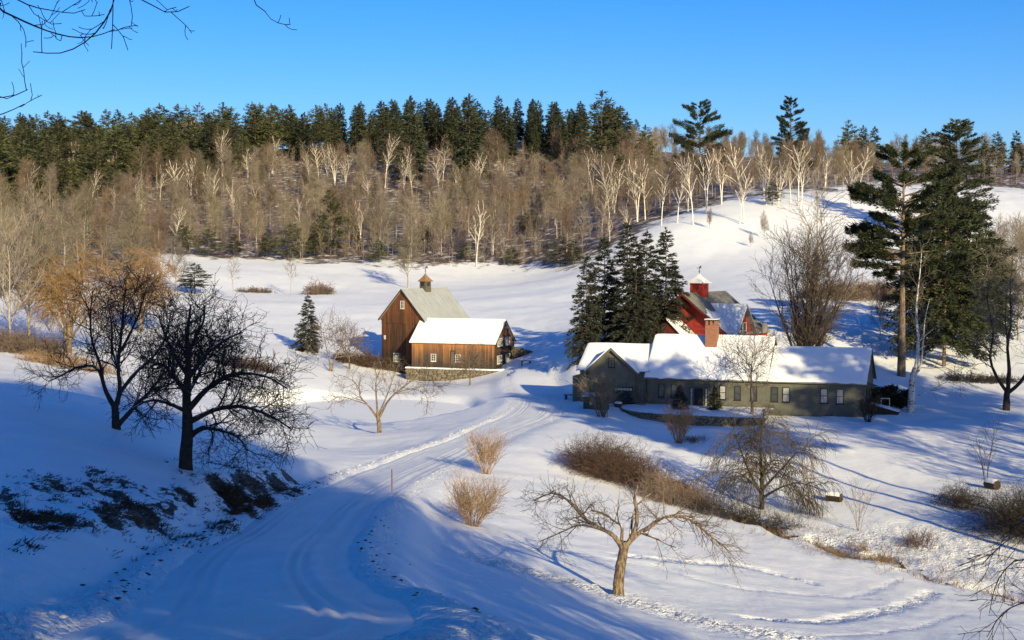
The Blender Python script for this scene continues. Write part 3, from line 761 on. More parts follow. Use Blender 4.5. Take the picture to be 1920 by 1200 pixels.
def stones(root, path, z_top, z_bot, mat, size=(0.45, 0.22), depth=0.35, seed=0, protos=None, name='stone'):
    """dry stone wall along a path given in the thing's own frame; every stone is a part"""
    rr = random.Random(seed)
    if protos is None:
        protos = []
        for i in range(7):
            m = MB(); V = []
            for zz in (-.5, .5):
                for (a, b) in ((-.5, -.5), (.5, -.5), (.5, .5), (-.5, .5)):
                    V.append((a * rr.uniform(.82, 1), b * rr.uniform(.8, 1), zz * rr.uniform(.8, 1)))
            me = bpy.data.meshes.new('stone')
            F = [(0, 3, 2, 1), (4, 5, 6, 7), (0, 1, 5, 4), (1, 2, 6, 5), (2, 3, 7, 6), (3, 0, 4, 7)]
            import bmesh
            me.from_pydata(V, [], F); bm = bmesh.new(); bm.from_mesh(me)
            bmesh.ops.bevel(bm, geom=bm.edges[:], offset=0.09, segments=1, affect='EDGES'); bm.to_mesh(me); bm.free()
            me.materials.append(mat); protos.append(me)
    P = np.array(path, float); seg = np.r_[0, np.cumsum(np.linalg.norm(np.diff(P, axis=0), axis=1))]; T = seg[-1]
    zt = (lambda s: np.interp(s, seg, z_top)) if hasattr(z_top, '__len__') else (lambda s: z_top)
    zbt = (lambda s: np.interp(s, seg, z_bot)) if hasattr(z_bot, '__len__') else (lambda s: z_bot)
    course = 0
    hmax = max(zt(s) - zbt(s) for s in np.linspace(0, T, 20)); nco = max(1, int(round(hmax / size[1])))
    for cidx in range(nco):
        s = rr.uniform(-0.2, 0)
        while s < T:
            w = rr.uniform(.65, 1.5) * size[0]; mid = min(max(s + w / 2, 0), T)
            hh = (zt(mid) - zbt(mid)) / nco
            if hh > 0.05:
                x, y = np.interp(mid, seg, P[:, 0]), np.interp(mid, seg, P[:, 1])
                x2, y2 = np.interp(min(mid + .3, T), seg, P[:, 0]), np.interp(min(mid + .3, T), seg, P[:, 1]); x1_, y1_ = np.interp(max(mid - .3, 0), seg, P[:, 0]), np.interp(max(mid - .3, 0), seg, P[:, 1])
                o = link(name, rr.choice(protos), root, (x + rr.uniform(-.03, .03), y + rr.uniform(-.04, .04), zbt(mid) + hh * (cidx + .5)))
                o.rotation_euler = (rr.uniform(-.05, .05), rr.uniform(-.05, .05), math.atan2(y2 - y1_, x2 - x1_) + rr.uniform(-.05, .05))
                o.scale = (w * 1.02, depth * rr.uniform(.85, 1.1), hh * rr.uniform(.98, 1.1))
            s += w
    return protos
def path_core(root, path, zt, zb_, half, mat, name):
    """solid band under a path (the packed inside of a wall or its snow cap)"""
    P = np.array(path, float); t = np.gradient(P, axis=0); t /= np.linalg.norm(t, axis=1)[:, None]; n = np.column_stack([t[:, 1], -t[:, 0]])
    k = len(P); zt = np.broadcast_to(zt, k); zb_ = np.broadcast_to(zb_, k)
    a = P - n * half; b = P + n * half
    V = np.vstack([np.column_stack([a, zb_]), np.column_stack([b, zb_]), np.column_stack([b, zt]), np.column_stack([a, zt])])
    q = []
    for i in range(k - 1):
        for c_ in range(4):
            d = (c_ + 1) % 4; q.append((c_ * k + i, d * k + i, d * k + i + 1, c_ * k + i + 1))
    q += [(0, k, 2 * k, 3 * k), (4 * k - 1, 3 * k - 1, 2 * k - 1, k - 1)]
    return link(name, mesh_np(name, V, q, None, mat, False), root)
footing = thing('stone_footing', 'rough stone retaining wall under the low barn', 'stone wall', LOWB, R(-20))
fp = [(-0.5, -0.75), (3, -0.8), (7, -0.85), (10.8, -0.9), (13.0, -0.8), (13.7, -0.2), (13.8, 1.5), (13.7, 3.5)]
protoS = stones(footing, fp, [-0.28] * 5 + [-0.35, -0.4, -.6], [-1.9, -1.95, -1.9, -1.75, -1.5, -1.3, -1.1, -1.0], M['stone'], (0.55, 0.3), 0.5, 2)
path_core(footing, [(a * 1.0, b + 0.35) if b < -.5 else (a - .4, b) for a, b in fp], -0.24, -2.6, 0.34, M['stone_dark'], 'rubble_core')
lp = cr(np.array([(a, b + 0.15) for a, b in fp]), 6)
path_core(footing, lp, -0.10 + 0.05 * fbm(lp[:, 0], lp[:, 1], 2), -0.26, 0.62, M['roof_snow'], 'snow_cap')

# --- dark banked wall to the right of the barn
bank = thing('stone_ramp', 'dark stone ramp wall in shade right of the low barn', 'stone wall', (1.2, 214.5, -15.6), R(-6))
bp_ = [(-1.2, 0), (0.4, -.05), (1.6, -.05), (2.6, 0), (3.4, .05)]
stones(bank, bp_, [1.75, 1.5, 1.2, .9, .45], [-.1, -.1, -.1, 0, .1], M['stone_dark'], (0.5, 0.28), 0.6, 5)
path_core(bank, [(a, b + .4) for a, b in bp_], [1.7, 1.42, 1.1, .8, .35], -1.2, 0.5, M['stone_dark'], 'rubble_core')

# --- grey-green farmhouse
house = thing('farmhouse', 'long grey-green clapboard farmhouse with snowy roof and brick chimney', 'house', (14.4, 158.0, -16.85), R(-20))
L, W, he, rise = 12.5, 8.4, 3.65, 3.85
wall_shell(house, L, W, he, rise, M['sage_dark'], -1.2)
sd = siding(house, 'front', L, W, he, rise, M['sage'], horizontal=True, bw=(0.16, 0.16), z0=0.12, t=0.03, name='clapboard')
siding(house, 'right', L, W, he, rise, M['sage'], horizontal=True, bw=(0.16, 0.16), z0=0.12, t=0.03, name='gable_clapboard')
siding(house, 'left', L, W, he, rise, M['sage'], horizontal=True, bw=(0.16, 0.16), z0=0.12, t=0.03, name='end_clapboard')
siding(house, 'back', L, W, he, rise, M['sage'], horizontal=True, bw=(0.16, 0.16), z0=0.12, t=0.03, name='rear_clapboard')
roof(house, L, W, he, rise, M['shingle'], 0.4, 0.3, 0.12, snow='both', snow_th=0.17, trim=M['sage_dark'], seed=5)
ff = face_map('front', L, W)
for u, cur in ((1.15, 0), (2.55, 0), (7.75, 1), (9.3, 0), (11.0, 0)):
    window(house, ff, u, 1.35, 0.68, 1.45, 1, 2, M['dark_frame'], M['curtain_pane'] if cur else M['pane'], t=0.04, fr=0.06)
door(house, ff, 5.05, 0.25, 0.95, 2.2, M['door_dark'], M['sage_dark'], t=0.05)
for u in (4.62, 6.2):
    window(house, ff, u, 0.5, 0.3, 1.95, 1, 4, M['dark_frame'], M['curtain_pane'], t=0.05, fr=0.04, name='sidelight', sill=False)
m = MB(); m.box(4.4, 6.7, 0.04, 0.16, 2.62, 2.85, ff); m.build('door_lintel', M['sage_dark'], house)
m = MB(); m.box(-0.03, 0.15, 0.0, 0.07, 0, he - 0.2, ff); m.build('corner_board', M['sage_dark'], house)
m = MB(); m.box(0.0, L, 0.0, 0.09, he - 0.25, he - 0.03, ff); m.build('frieze', M['sage_dark'], house)
window(house, ff, 1.2, 0.15, 0.8, 0.35, 2, 1, M['white_paint'], M['pane'], t=0.04, fr=0.04, name='cellar_window', sill=False)
# wing (part of the same building)
wg = bpy.data.objects.new('wing', None); col.objects.link(wg); wg.parent = house; wg.location = (12.53, 0.15, 0)
Lw, Ww, hw_, rw = 10.0, 7.4, 3.6, 2.95
wall_shell(wg, Lw, Ww, hw_, rw, M['sage_dark'], -1.6, name='wing_wall')
siding(wg, 'front', Lw, Ww, hw_, rw, M['sage'], horizontal=True, bw=(0.16, 0.16), z0=-0.05, t=0.03, name='wing_clapboard')
siding(wg, 'right', Lw, Ww, hw_, rw, M['sage'], horizontal=True, bw=(0.16, 0.16), z0=-0.05, t=0.03, name='wing_gable_clapboard')
siding(wg, 'back', Lw, Ww, hw_, rw, M['sage'], horizontal=True, bw=(0.16, 0.16), z0=-0.05, t=0.03, name='wing_rear_clapboard')
def flat_children(e):
    """parts of the wing become parts of the house itself"""
    bpy.context.view_layer.update()
    for ch in list(e.children):
        ch.parent = e.parent; ch.location = Vector(ch.location) + e.location
    bpy.data.objects.remove(e)
roof(wg, Lw, Ww, hw_, rw, M['shingle'], 0.4, 0.3, 0.12, snow='both', snow_th=0.13, trim=M['sage_dark'], seed=9, name='wing_roof')
ff = face_map('front', Lw, Ww); fr_ = face_map('right', Lw, Ww)
for u, cur, du in ((0.55, 0, 0), (1.75, 1, 0), (5.6, 1, 0), (7.2, 1, 0)):
    window(wg, ff, u, 1.3, 0.75, 1.5, 1, 2, M['dark_frame'], M['curtain_pane'] if cur else M['pane'], t=0.04, fr=0.06)
for u in (1.1, 3.2, 5.4): window(wg, fr_, u, 1.3, 0.8, 1.5, 1, 2, M['dark_frame'], M['pane'], t=0.04, fr=0.06)
m = MB(); m.box(0, Lw, 0, 0.09, hw_ - .25, hw_ - .03, ff); m.build('wing_frieze', M['sage_dark'], wg)
window(wg, ff, 6.0, -0.1, 0.9, 0.35, 2, 1, M['sage_dark'], M['pane'], t=0.04, fr=0.04, name='cellar_window', sill=False)
flat_children(wg)
# side porch step and hood on the right end
m = MB(); m.box(22.57, 23.4, 0.8, 2.6, 2.95, 3.05); m.prism([(22.57, 0.7, 3.06), (23.5, 0.7, 3.06), (22.57, 0.7, 3.4)], (0, 2.0, 0)); m.build('door_hood', M['sage_dark'], house)
# chimney
m = MB(); cx, cy, hf = 6.15, W / 2 - 0.75, 0.62
m.box(cx - hf, cx + hf, cy - hf, cy + hf, 5.2, 8.95)
ch = m.build('chimney', M['brick'], house)
m = MB()
for a in (-1, 0, 1):
    for b in (-1, 1): m.box(cx + a * .46 - .13, cx + a * .46 + .13, cy + b * .46 - .13, cy + b * .46 + .13, 8.952, 9.42)
m.build('flue_pier', M['brick'], ch)
m = MB(); m.box(cx - .72, cx + .72, cy - .72, cy + .72, 9.422, 9.53); m.build('cap_stone', M['stone_dark'], ch)
m = MB(); m.box(cx - .69, cx + .69, cy - .69, cy + .69, 9.532, 9.6); m.build('cap_snow', M['roof_snow'], ch)

# --- garage with cross gable
gar = thing('garage', 'grey garage with cross gable and dark door bays left of the farmhouse', 'garage', (7.35, 160.9, -16.6), R(-20))
L, W, he, rise = 7.45, 7.6, 3.9, 2.3
wall_shell(gar, L, W, he, rise, M['sage'], -1.2)
siding(gar, 'front', L, W, he, rise, M['sage'], horizontal=True, bw=(0.16, 0.16), z0=2.35, z1=he - .02, t=0.03, name='clapboard')
roof(gar, L, W, he, rise, M['shingle'], 0.35, 0.3, 0.1, snow='both', snow_th=0.18, trim=M['sage_dark'], seed=12)
# cross gable facing the yard
g0, g1, gr_, gap = 1.1, 6.3, 2.35, 3.95
m = MB(); gm = (g0 + g1) / 2
m.prism([(g0, -.5, -1.2), (g1, -.5, -1.2), (g1, -.5, he - .1), (gm, -.5, he + gr_ - .15), (g0, -.5, he - .1)], (0, W / 2 + .3, 0)); gg = m.build('cross_gable', M['sage'], gar)
m = MB(); m.prism([(g0 + .02, -0.55, he - .1), (g1 - .02, -0.55, he - .1), (gm, -0.55, he + gr_ - .17)], (0, 0.048, 0)); m.build('gable_board', M['sage'], gg)
kk = (gr_ - .05) / ((g1 - g0) / 2)
for sgn, nm in ((-1, 'left'), (1, 'right')):
    xe = gm + sgn * ((g1 - g0) / 2 + .4); ze = he + gr_ - .1 - kk * abs(xe - gm)
    m = MB(); m.hexa([(xe, -0.9, ze), (gm, -0.9, he + gr_ - .1), (gm, W / 2, he + gr_ - .1), (xe, W / 2 - 2.6, ze)], [(xe, -0.9, ze + .14), (gm, -0.9, he + gr_ + .04), (gm, W / 2, he + gr_ + .04), (xe, W / 2 - 2.6, ze + .14)])
    r_ = m.build('gable_roof', M['shingle'], gg)
    m = MB(); m.hexa([(xe, -0.88, ze + .142), (gm, -0.88, he + gr_ + .042), (gm, W / 2, he + gr_ + .042), (xe, W / 2 - 2.6, ze + .142)], [(xe - sgn * .05, -0.86, ze + .30), (gm, -0.86, he + gr_ + .22), (gm, W / 2, he + gr_ + .22), (xe - sgn * .05, W / 2 - 2.6, ze + .30)])
    m.build('gable_snow', M['roof_snow'], r_)
    m = MB(); m.hexa([(xe, -.96, ze - .18), (gm, -.96, he + gr_ - .28), (gm, -.902, he + gr_ - .28), (xe, -.902, ze - .18)], [(xe, -.96, ze + .13), (gm, -.96, he + gr_ + .03), (gm, -.902, he + gr_ + .03), (xe, -.902, ze + .13)])
    m.build('rake_board', M['sage_dark'], r_)
ff = lambda u, t, v: (u, -.5 - t, v)
window(gar, ff, gm - .36, he + .25, 0.72, 1.05, 2, 4, M['dark_frame'], M['pane'], t=0.06, fr=0.06)
for u in (1.3, 3.9):
    o = door(gar, ff, u, -0.2, 2.2, 2.3, M['door_dark'], M['sage_dark'], t=0.04, name='garage_door')
    m = MB()
    for i in range(6): m.box(u + .1 + i * .34, u + .36 + i * .34, 0.071, 0.085, 1.72, 1.98, ff)
    m.build('door_pane', M['curtain_pane'], o)
m = MB(); m.prism([(-1.1, .8, -1.2), (-.003, .8, -1.2), (-.003, .8, 3.3), (-1.1, .8, 3.0)], (0, 4, 0)); m.build('lean_to', M['sage_dark'], gar)
m = MB(); m.box(0.55, 0.75, -.47, -.35, 1.9, 2.2, ff); m.build('wall_lamp', M['white_paint'], gar)

# --- red house behind the farmhouse
bx = math.atan2(math.cos(R(35)), math.sin(R(35)))
red = thing('red_house', 'red barn-like house with cupola behind the farmhouse', 'house', (27.0, 186.9, -15.2), bx)
L, W, he, rise = 10.0, 11.8, 5.0, 4.6
wall_shell(red, L, W, he, rise, M['red_board'], -3)
roof(red, L, W, he, rise, M['shingle'], 0.6, 1.1, 0.18, trim=M['red_dark'])
siding(red, 'left', L, W, he, rise, M['red_board'], bw=(.3, .3), z0=-1, seed=3)
siding(red, 'front', L, W, he, rise, M['red_board'], bw=(.3, .3), z0=-1, seed=3, name='side_siding')
cupola(red, 3.6, W / 2, he + rise + .05, 0.88, 1.35, M['red_board'], M['metal_snow'], M['red_dark'], 1.15, ov=.3)
# cross gable towards the yard (local -y)
x0, x1 = 0.9, 5.7; xm = (x0 + x1) / 2; hy = -0.5; gh = he + 3.1
m = MB(); m.prism([(x0, hy, -3), (x1, hy, -3), (x1, hy, he), (xm, hy, gh), (x0, hy, he)], (0, 4.9, 0)); gg = m.build('cross_gable', M['red_board'], red)
for sgn in (-1, 1):
    xe = xm + sgn * ((x1 - x0) / 2 + .5); k_ = (gh - he) / ((x1 - x0) / 2); ze = gh - k_ * abs(xe - xm)
    m = MB(); m.hexa([(xe, hy - .7, ze), (xm, hy - .7, gh), (xm, hy + 4.9, gh), (xe, hy + 1.6, ze)], [(xe, hy - .7, ze + .2), (xm, hy - .7, gh + .2), (xm, hy + 4.9, gh + .2), (xe, hy + 1.6, ze + .2)])
    r_ = m.build('gable_roof', M['shingle'], gg)
    m = MB(); m.hexa([(xe, hy - .68, ze + .202), (xm, hy - .68, gh + .202), (xm, hy + 4.8, gh + .202), (xe, hy + 1.5, ze + .202)], [(xe, hy - .65, ze + .34), (xm, hy - .65, gh + .36), (xm, hy + 4.8, gh + .36), (xe, hy + 1.5, ze + .34)])
    m.build('gable_snow', M['roof_snow'], r_)
fg = lambda u, t, v: (u, hy - t, v)
for u in (xm - .95, xm + .05): window(red, fg, u, 4.0, 0.85, 2.1, 1, 2, M['white_paint'], M['pane'], t=.03, fr=.1)
# lower front shed with snowy verge and entrance wing to the right
m = MB(); m.prism([(-3.0, 3.0, -3), (-3.0, 10, -3), (-3.0, 10, 4.4), (-3.0, 6.9, 6.4), (-3.0, 3.0, 2.8)], (2.95, 0, 0)); fs = m.build('front_shed', M['red_dark'], red)
m = MB(); m.hexa([(-3.3, 2.6, 2.62), (-.003, 2.6, 2.62), (-.003, 6.9, 6.5), (-3.3, 6.9, 6.5)], [(-3.3, 2.6, 2.85), (-.003, 2.6, 2.85), (-.003, 6.9, 6.75), (-3.3, 6.9, 6.75)]); m.build('shed_snow', M['roof_snow'], fs)
m = MB(); m.box(6.2, 9.0, -1.2, 3.0, -3, 4.6); ew = m.build('entrance_wing', M['red_board'], red)
m = MB(); m.hexa([(6.0, -1.5, 4.602), (9.3, -1.5, 4.602), (9.3, 3.0, 4.602), (6.0, 3.0, 4.602)], [(7.2, -1.5, 5.9), (8.1, -1.5, 5.9), (8.1, 3.0, 5.9), (7.2, 3.0, 5.9)]); m.build('wing_roof', M['shingle'], ew)
# snow lying on the lower part of the main slope
k_ = rise / (W / 2); nl = math.hypot(1, k_)
gu, gv = np.meshgrid(np.linspace(0, 1, 40), np.linspace(0, 1, 16))
X = -1.05 + gu * 3.6; up = 3.4 + 1.6 * (fbm(gu * 6, gu * 0 + 2, 3) - .4) - 2.2 * (gu < .06)
Y = -.55 + gv * up; Z = he + k_ * Y + .02 + .18 * nl + 0.02 + 0.13 * np.sqrt(np.clip(np.minimum(np.minimum(gv, 1 - gv) * 8, np.minimum(gu, 1 - gu) * 20), 0, 1))
I = np.arange(640).reshape(16, 40); q = np.stack([I[:-1, :-1], I[:-1, 1:], I[1:, 1:], I[1:, :-1]], -1).reshape(-1, 4)
link('roof_snow', mesh_np('roof_snow', np.stack([X, Y, Z], -1), q, None, M['roof_snow']), red)

# --- terrace in front of the farmhouse
ter = thing('terrace_wall', 'curved dry stone wall holding the snowy terrace before the farmhouse', 'stone wall', (0, 0, 0))
tpx = [(1163, 767, 157.5), (1172, 777, 154.5), (1200, 786, 151.5), (1250, 793, 149.2), (1310, 796.5, 148), (1370, 796, 147.4), (1430, 793, 147.6)]
TP = cr(np.array([pt(*p) for p in tpx]), 5)
tz_top = np.interp(np.arange(len(TP)), np.linspace(0, len(TP) - 1, 7), [-16.45, -16.4, -16.35, -16.3, -16.32, -16.38, -16.5])
stones(ter, TP[:, :2], tz_top - .06, TP[:, 2] - 0.15, M['stone'], (0.5, 0.24), 0.45, 11)
path_core(ter, TP[:, :2] + np.array([0.05, 0.42]), tz_top - .12, TP[:, 2] - 1.0, 0.3, M['stone_dark'], 'rubble_core')
hx = lambda u: (14.4 + u * math.cos(R(-20)), 158.0 + u * math.sin(R(-20)))
nb = len(TP); bk = np.array([hx(u) for u in np.linspace(-0.6, 13.5, nb)]) - np.array([0, -0.1])
rows = []
for k in range(12):
    f = k / 11; xy = (TP[:, :2] + np.array([0, -.16])) * (1 - f) + bk * f
    rows.append(np.column_stack([xy, tz_top * (1 - f) + (-16.35) * f + 0.03 + 0.10 * np.sqrt(min(1, f * 5)) + (fbm(xy[:, 0], xy[:, 1], 3, 6) - .45) * .12 - (0.10 if k == 0 else 0)]))
V = np.vstack(rows); I = np.arange(12 * nb).reshape(12, nb); q = np.stack([I[:-1, :-1], I[:-1, 1:], I[1:, 1:], I[1:, :-1]], -1).reshape(-1, 4)
link('terrace_snow', mesh_np('terrace_snow', V, q, None, M['roof_snow']), ter)

# ------------------------------------------------------------------ vegetation generators
def unit(v): return v / (np.linalg.norm(v, axis=-1, keepdims=True) + 1e-9)
def tubes(sets, rough=0.0):
    """sets: list of (P (m,n,3), R (m,n), sides) -> vertices, quads"""
    VV, QQ, off = [], [], 0
    for P, Rd, k in sets:
        m, n, _ = P.shape
        if m == 0: continue
        T = np.empty_like(P); T[:, 1:-1] = P[:, 2:] - P[:, :-2]; T[:, 0] = P[:, 1] - P[:, 0]; T[:, -1] = P[:, -1] - P[:, -2]
        T = unit(T)
        mean = unit(P[:, -1] - P[:, 0])[:, None]
        ref = np.where(np.abs(mean[..., 2:3]) < 0.7, np.array([0, 0, 1.0]), np.array([1.0, 0.2, 0]))
        U = unit(np.cross(T, np.broadcast_to(ref, T.shape))); W_ = np.cross(T, U)
        a = np.arange(k) * 2 * math.pi / k
        jr = 1 + rough * rng.normal(0, 1, (m, n, k, 1)) if rough else 1.0
        ring = P[:, :, None] + jr * Rd[:, :, None, None] * (np.cos(a)[:, None] * U[:, :, None] + np.sin(a)[:, None] * W_[:, :, None])
        I = (np.arange(m * n * k) + off).reshape(m, n, k); J = np.roll(I, -1, 2)
        if k == 2: I, J = I[..., :1], J[..., :1]          # far twigs: flat ribbons
        QQ.append(np.stack([I[:, :-1], J[:, :-1], J[:, 1:], I[:, 1:]], -1).reshape(-1, 4)); VV.append(ring.reshape(-1, 3)); off += m * n * k
    return np.vstack(VV), np.vstack(QQ)
def resample(poly, n):
    P = cr(np.asarray(poly, float), 8) if len(poly) > 2 else np.asarray(poly, float)
    s = np.r_[0, np.cumsum(np.linalg.norm(np.diff(P, axis=0), axis=1))]; t = np.linspace(0, s[-1], n)
    return np.column_stack([np.interp(t, s, P[:, i]) for i in range(3)])
def limbs(polys, r0, r1, n=12, power=0.8):
    P = np.array([resample(p, n) for p in polys]); t = np.linspace(0, 1, n) ** power
    r0 = np.broadcast_to(r0, len(polys)); r1 = np.broadcast_to(r1, len(polys))
    return P, r0[:, None] * (1 - t) + r1[:, None] * t
def grow(par, n_per, t0, t1, ang, length, npts=5, wig=0.15, trop=(0, 0, 0), rr=0.6, rmin=0.01, g=None, by_t=None, jl=0.3, flat=1.0, prop=True, tropg=0.0):
    P, Rd = par; m, n, _ = P.shape; g = g or rng
    Ls = np.linalg.norm(np.diff(P, axis=1), axis=2).sum(1)
    cnt = np.maximum(1, np.round(n_per * (Ls / Ls.mean() if prop else np.ones(m)) * g.uniform(.75, 1.25, m))).astype(int)
    idx = np.repeat(np.arange(m), cnt); M_ = len(idx)
    # spread the children evenly with jitter
    k = np.concatenate([np.arange(c) for c in cnt]); t = t0 + (t1 - t0) * np.clip((k + g.uniform(0, 1, M_)) / cnt[idx], 0, 0.999)
    f = t * (n - 1); i0 = np.minimum(f.astype(int), n - 2); fr = (f - i0)[:, None]
    p = P[idx, i0] * (1 - fr) + P[idx, i0 + 1] * fr; tan = unit(P[idx, i0 + 1] - P[idx, i0])
    r = (Rd[idx, i0] * (1 - fr[:, 0]) + Rd[idx, i0 + 1] * fr[:, 0])
    # golden-angle azimuth round the parent
    ref = np.where(np.abs(tan[:, 2:3]) < 0.8, np.array([0, 0, 1.0]), np.array([1.0, 0, 0]))
    u = unit(np.cross(tan, ref)); v = np.cross(tan, u); az = k * 2.399 + g.uniform(0, 6.28, m)[idx] + g.normal(0, .35, M_)
    side = u * np.cos(az)[:, None] + v * np.sin(az)[:, None]
    side[:, 2] *= flat; side = unit(side)
    an = np.radians(g.uniform(ang[0], ang[1], M_))[:, None]
    d = unit(tan * np.cos(an) + side * np.sin(an))
    ln = length * g.uniform(1 - jl, 1 + jl, M_) * (by_t(t) if by_t else 1.0)
    ln = np.minimum(ln, Ls[idx] * 1.6) if not prop else ln
    st = (ln / (npts - 1))[:, None]; Q = np.empty((M_, npts, 3)); Q[:, 0] = p; tr = np.asarray(trop, float)
    for j in range(1, npts):
        d = unit(d + g.normal(0, wig, (M_, 3)) + tr + np.array([0, 0, tropg * j]))
        Q[:, j] = Q[:, j - 1] + d * st
    rs = np.maximum(r * rr * g.uniform(.8, 1.1, M_), rmin); tt = np.linspace(0, 1, npts)[None]
    return Q, np.maximum(rs[:, None] * (1 - 0.75 * tt), rmin * 0.8)
def cat(*ps):
    n = max(p[0].shape[1] for p in ps)
    o = []
    for P, Rd in ps:
        if P.shape[1] != n:
            f = np.linspace(0, P.shape[1] - 1, n); i = np.minimum(f.astype(int), P.shape[1] - 2); w = (f - i)
            Rd = Rd[:, i] * (1 - w) + Rd[:, i + 1] * w; P = P[:, i] * (1 - w)[:, None] + P[:, i + 1] * w[:, None]
        o.append((P, Rd))
    return np.concatenate([a for a, b in o]), np.concatenate([b for a, b in o])
def tree_obj(name, label, category, loc, trunk, crown, m_trunk, m_crown, group=None, limb=None, rz=0, sides=(8, 6, 3), fol=None, m_fol=None):
    root = thing(name, label, category, loc, rz, group)
    V, Q = tubes([(trunk[0], trunk[1], sides[0])], 0.05); link('trunk', mesh_np('trunk', V, Q, None, m_trunk), root)
    if limb is not None:
        for i in range(len(limb[0])):
            V, Q = tubes([(limb[0][i:i + 1], limb[1][i:i + 1], sides[1])], 0.07); link('limb', mesh_np('limb', V, Q, None, m_trunk), root)
    if crown:
        V, Q = tubes([(c[0], c[1], sides[2] if i else max(sides[2], 4)) for i, c in enumerate(crown)]); link('crown', mesh_np('crown', V, Q, None, m_crown), root)
    if fol is not None:
        link('crown', mesh_np('crown', fol[0], fol[1], None, m_fol), root)
    return root
def blades(p, d, ln, w, g):
    """kite-shaped sprays at p along d"""
    ln = np.broadcast_to(ln, len(p))[:, None]; w = np.broadcast_to(w, len(p))[:, None]
    s = unit(np.cross(d, unit(g.normal(0, 1, p.shape) * 0.75 + np.array([0, 0, 1.0]))))
    mid = p + d * ln * 0.45
    V = np.stack([p, mid + s * w, p + d * ln, mid - s * w], 1).reshape(-1, 3)
    return V, np.arange(len(V)).reshape(-1, 4)
def conifer(h, rad, g, z0=0.08, nwh=26, nb=7, droop=0.25, rise=0.1, bl=0.6, bw=0.09, dens=9.0, prof=None, jit=0.25, gaps=0.0, plume=0.0, tip_only=0.15, trunk_r=None, spread=(20, 65), vj=0.35, lean=0.0):
    prof = prof or (lambda t: (1 - t) ** 0.85)
    z = np.concatenate([np.full(max(3, int(round(nb * (1 - 0.4 * (i / nwh))))), z0 + (0.985 - z0) * (i + 0.0) / nwh) for i in range(nwh)]) + 0
    m = len(z); z = np.clip(z + g.normal(0, .35 / nwh, m), z0, 0.985); t = (z - z0) / (1 - z0)
    az = g.uniform(0, 6.283, m); Lb = rad * prof(t) * g.uniform(1 - jit, 1 + jit, m) + 0.05 * h * 0.15
    keep = g.uniform(0, 1, m) > gaps; z, t, az, Lb = z[keep], t[keep], az[keep], Lb[keep]; m = len(z)
    out = np.column_stack([np.cos(az), np.sin(az), np.zeros(m)])
    up = rise * g.uniform(.5, 1.5, m) + 0.35 * t; dr = droop * g.uniform(.6, 1.4, m) * (1 - 0.6 * t)
    def at(i, s): return np.column_stack([out[i, 0] * Lb[i] * s, out[i, 1] * Lb[i] * s, z[i] * h + Lb[i] * (up[i] * s - dr[i] * s * s)])
    k = np.maximum(3, (Lb * dens * g.uniform(.7, 1.3, m))).astype(int); idx = np.repeat(np.arange(m), k); M_ = len(idx)
    s = tip_only + (1.03 - tip_only) * g.uniform(0, 1, M_) ** (0.75 if plume == 0 else 0.6)
    p = at(idx, s); tan = unit(at(idx, s + .02) - p)
    sd = np.where(g.uniform(0, 1, M_) < .5, -1, 1); an = np.radians(g.uniform(*spread, M_)) * sd
    lat = np.column_stack([-out[idx, 1], out[idx, 0], np.zeros(M_)])
    d = tan * np.cos(an)[:, None] + lat * np.sin(an)[:, None]; d[:, 2] += g.normal(-0.05 + plume, vj, M_); d = unit(d)
    p = p + lat * (g.normal(0, .09, M_) * Lb[idx] * (1.1 - s))[:, None] + np.column_stack([np.zeros(M_), np.zeros(M_), g.normal(0, .04, M_) * Lb[idx]])
    V, Q = blades(p, d, bl * g.uniform(.6, 1.25, M_), bw * g.uniform(.7, 1.3, M_), g)
    # leader
    n2 = 30; pz = np.column_stack([np.zeros(n2), np.zeros(n2), h * g.uniform(.93, 1.0, n2)]); d2 = unit(np.column_stack([g.normal(0, .6, n2), g.normal(0, .6, n2), np.ones(n2)]))
    V2, Q2 = blades(pz, d2, bl * .7, bw, g)
    fol = (np.vstack([V, V2]), np.vstack([Q, Q2 + len(V)]))
    tr = trunk_r or h * 0.012
    trunk = limbs([[(0, 0, -0.4), (lean * .3, 0, h * .5), (0, 0, h * 0.98)]], tr, tr * .1, 10)
    bs = np.linspace(0, .95, 5); BP = np.stack([at(np.arange(m), np.full(m, q)) for q in bs], 1)
    BR_ = np.broadcast_to(np.linspace(1, .3, 5)[None] * tr * .16, (m, 5)) * (0.4 + Lb / rad)[:, None]
    return trunk, (BP, BR_), fol
def conifer_obj(name, label, loc, c, m_bark, m_fol, group=None, rz=0):
    root = thing(name, label, 'tree', loc, rz, group)
    V, Q = tubes([(c[0][0], c[0][1], 8), (c[1][0], c[1][1], 3)]); link('trunk', mesh_np('trunk', V, Q, None, m_bark), root)
    link('crown', mesh_np('crown', c[2][0], c[2][1], None, m_fol, False), root)
    return root
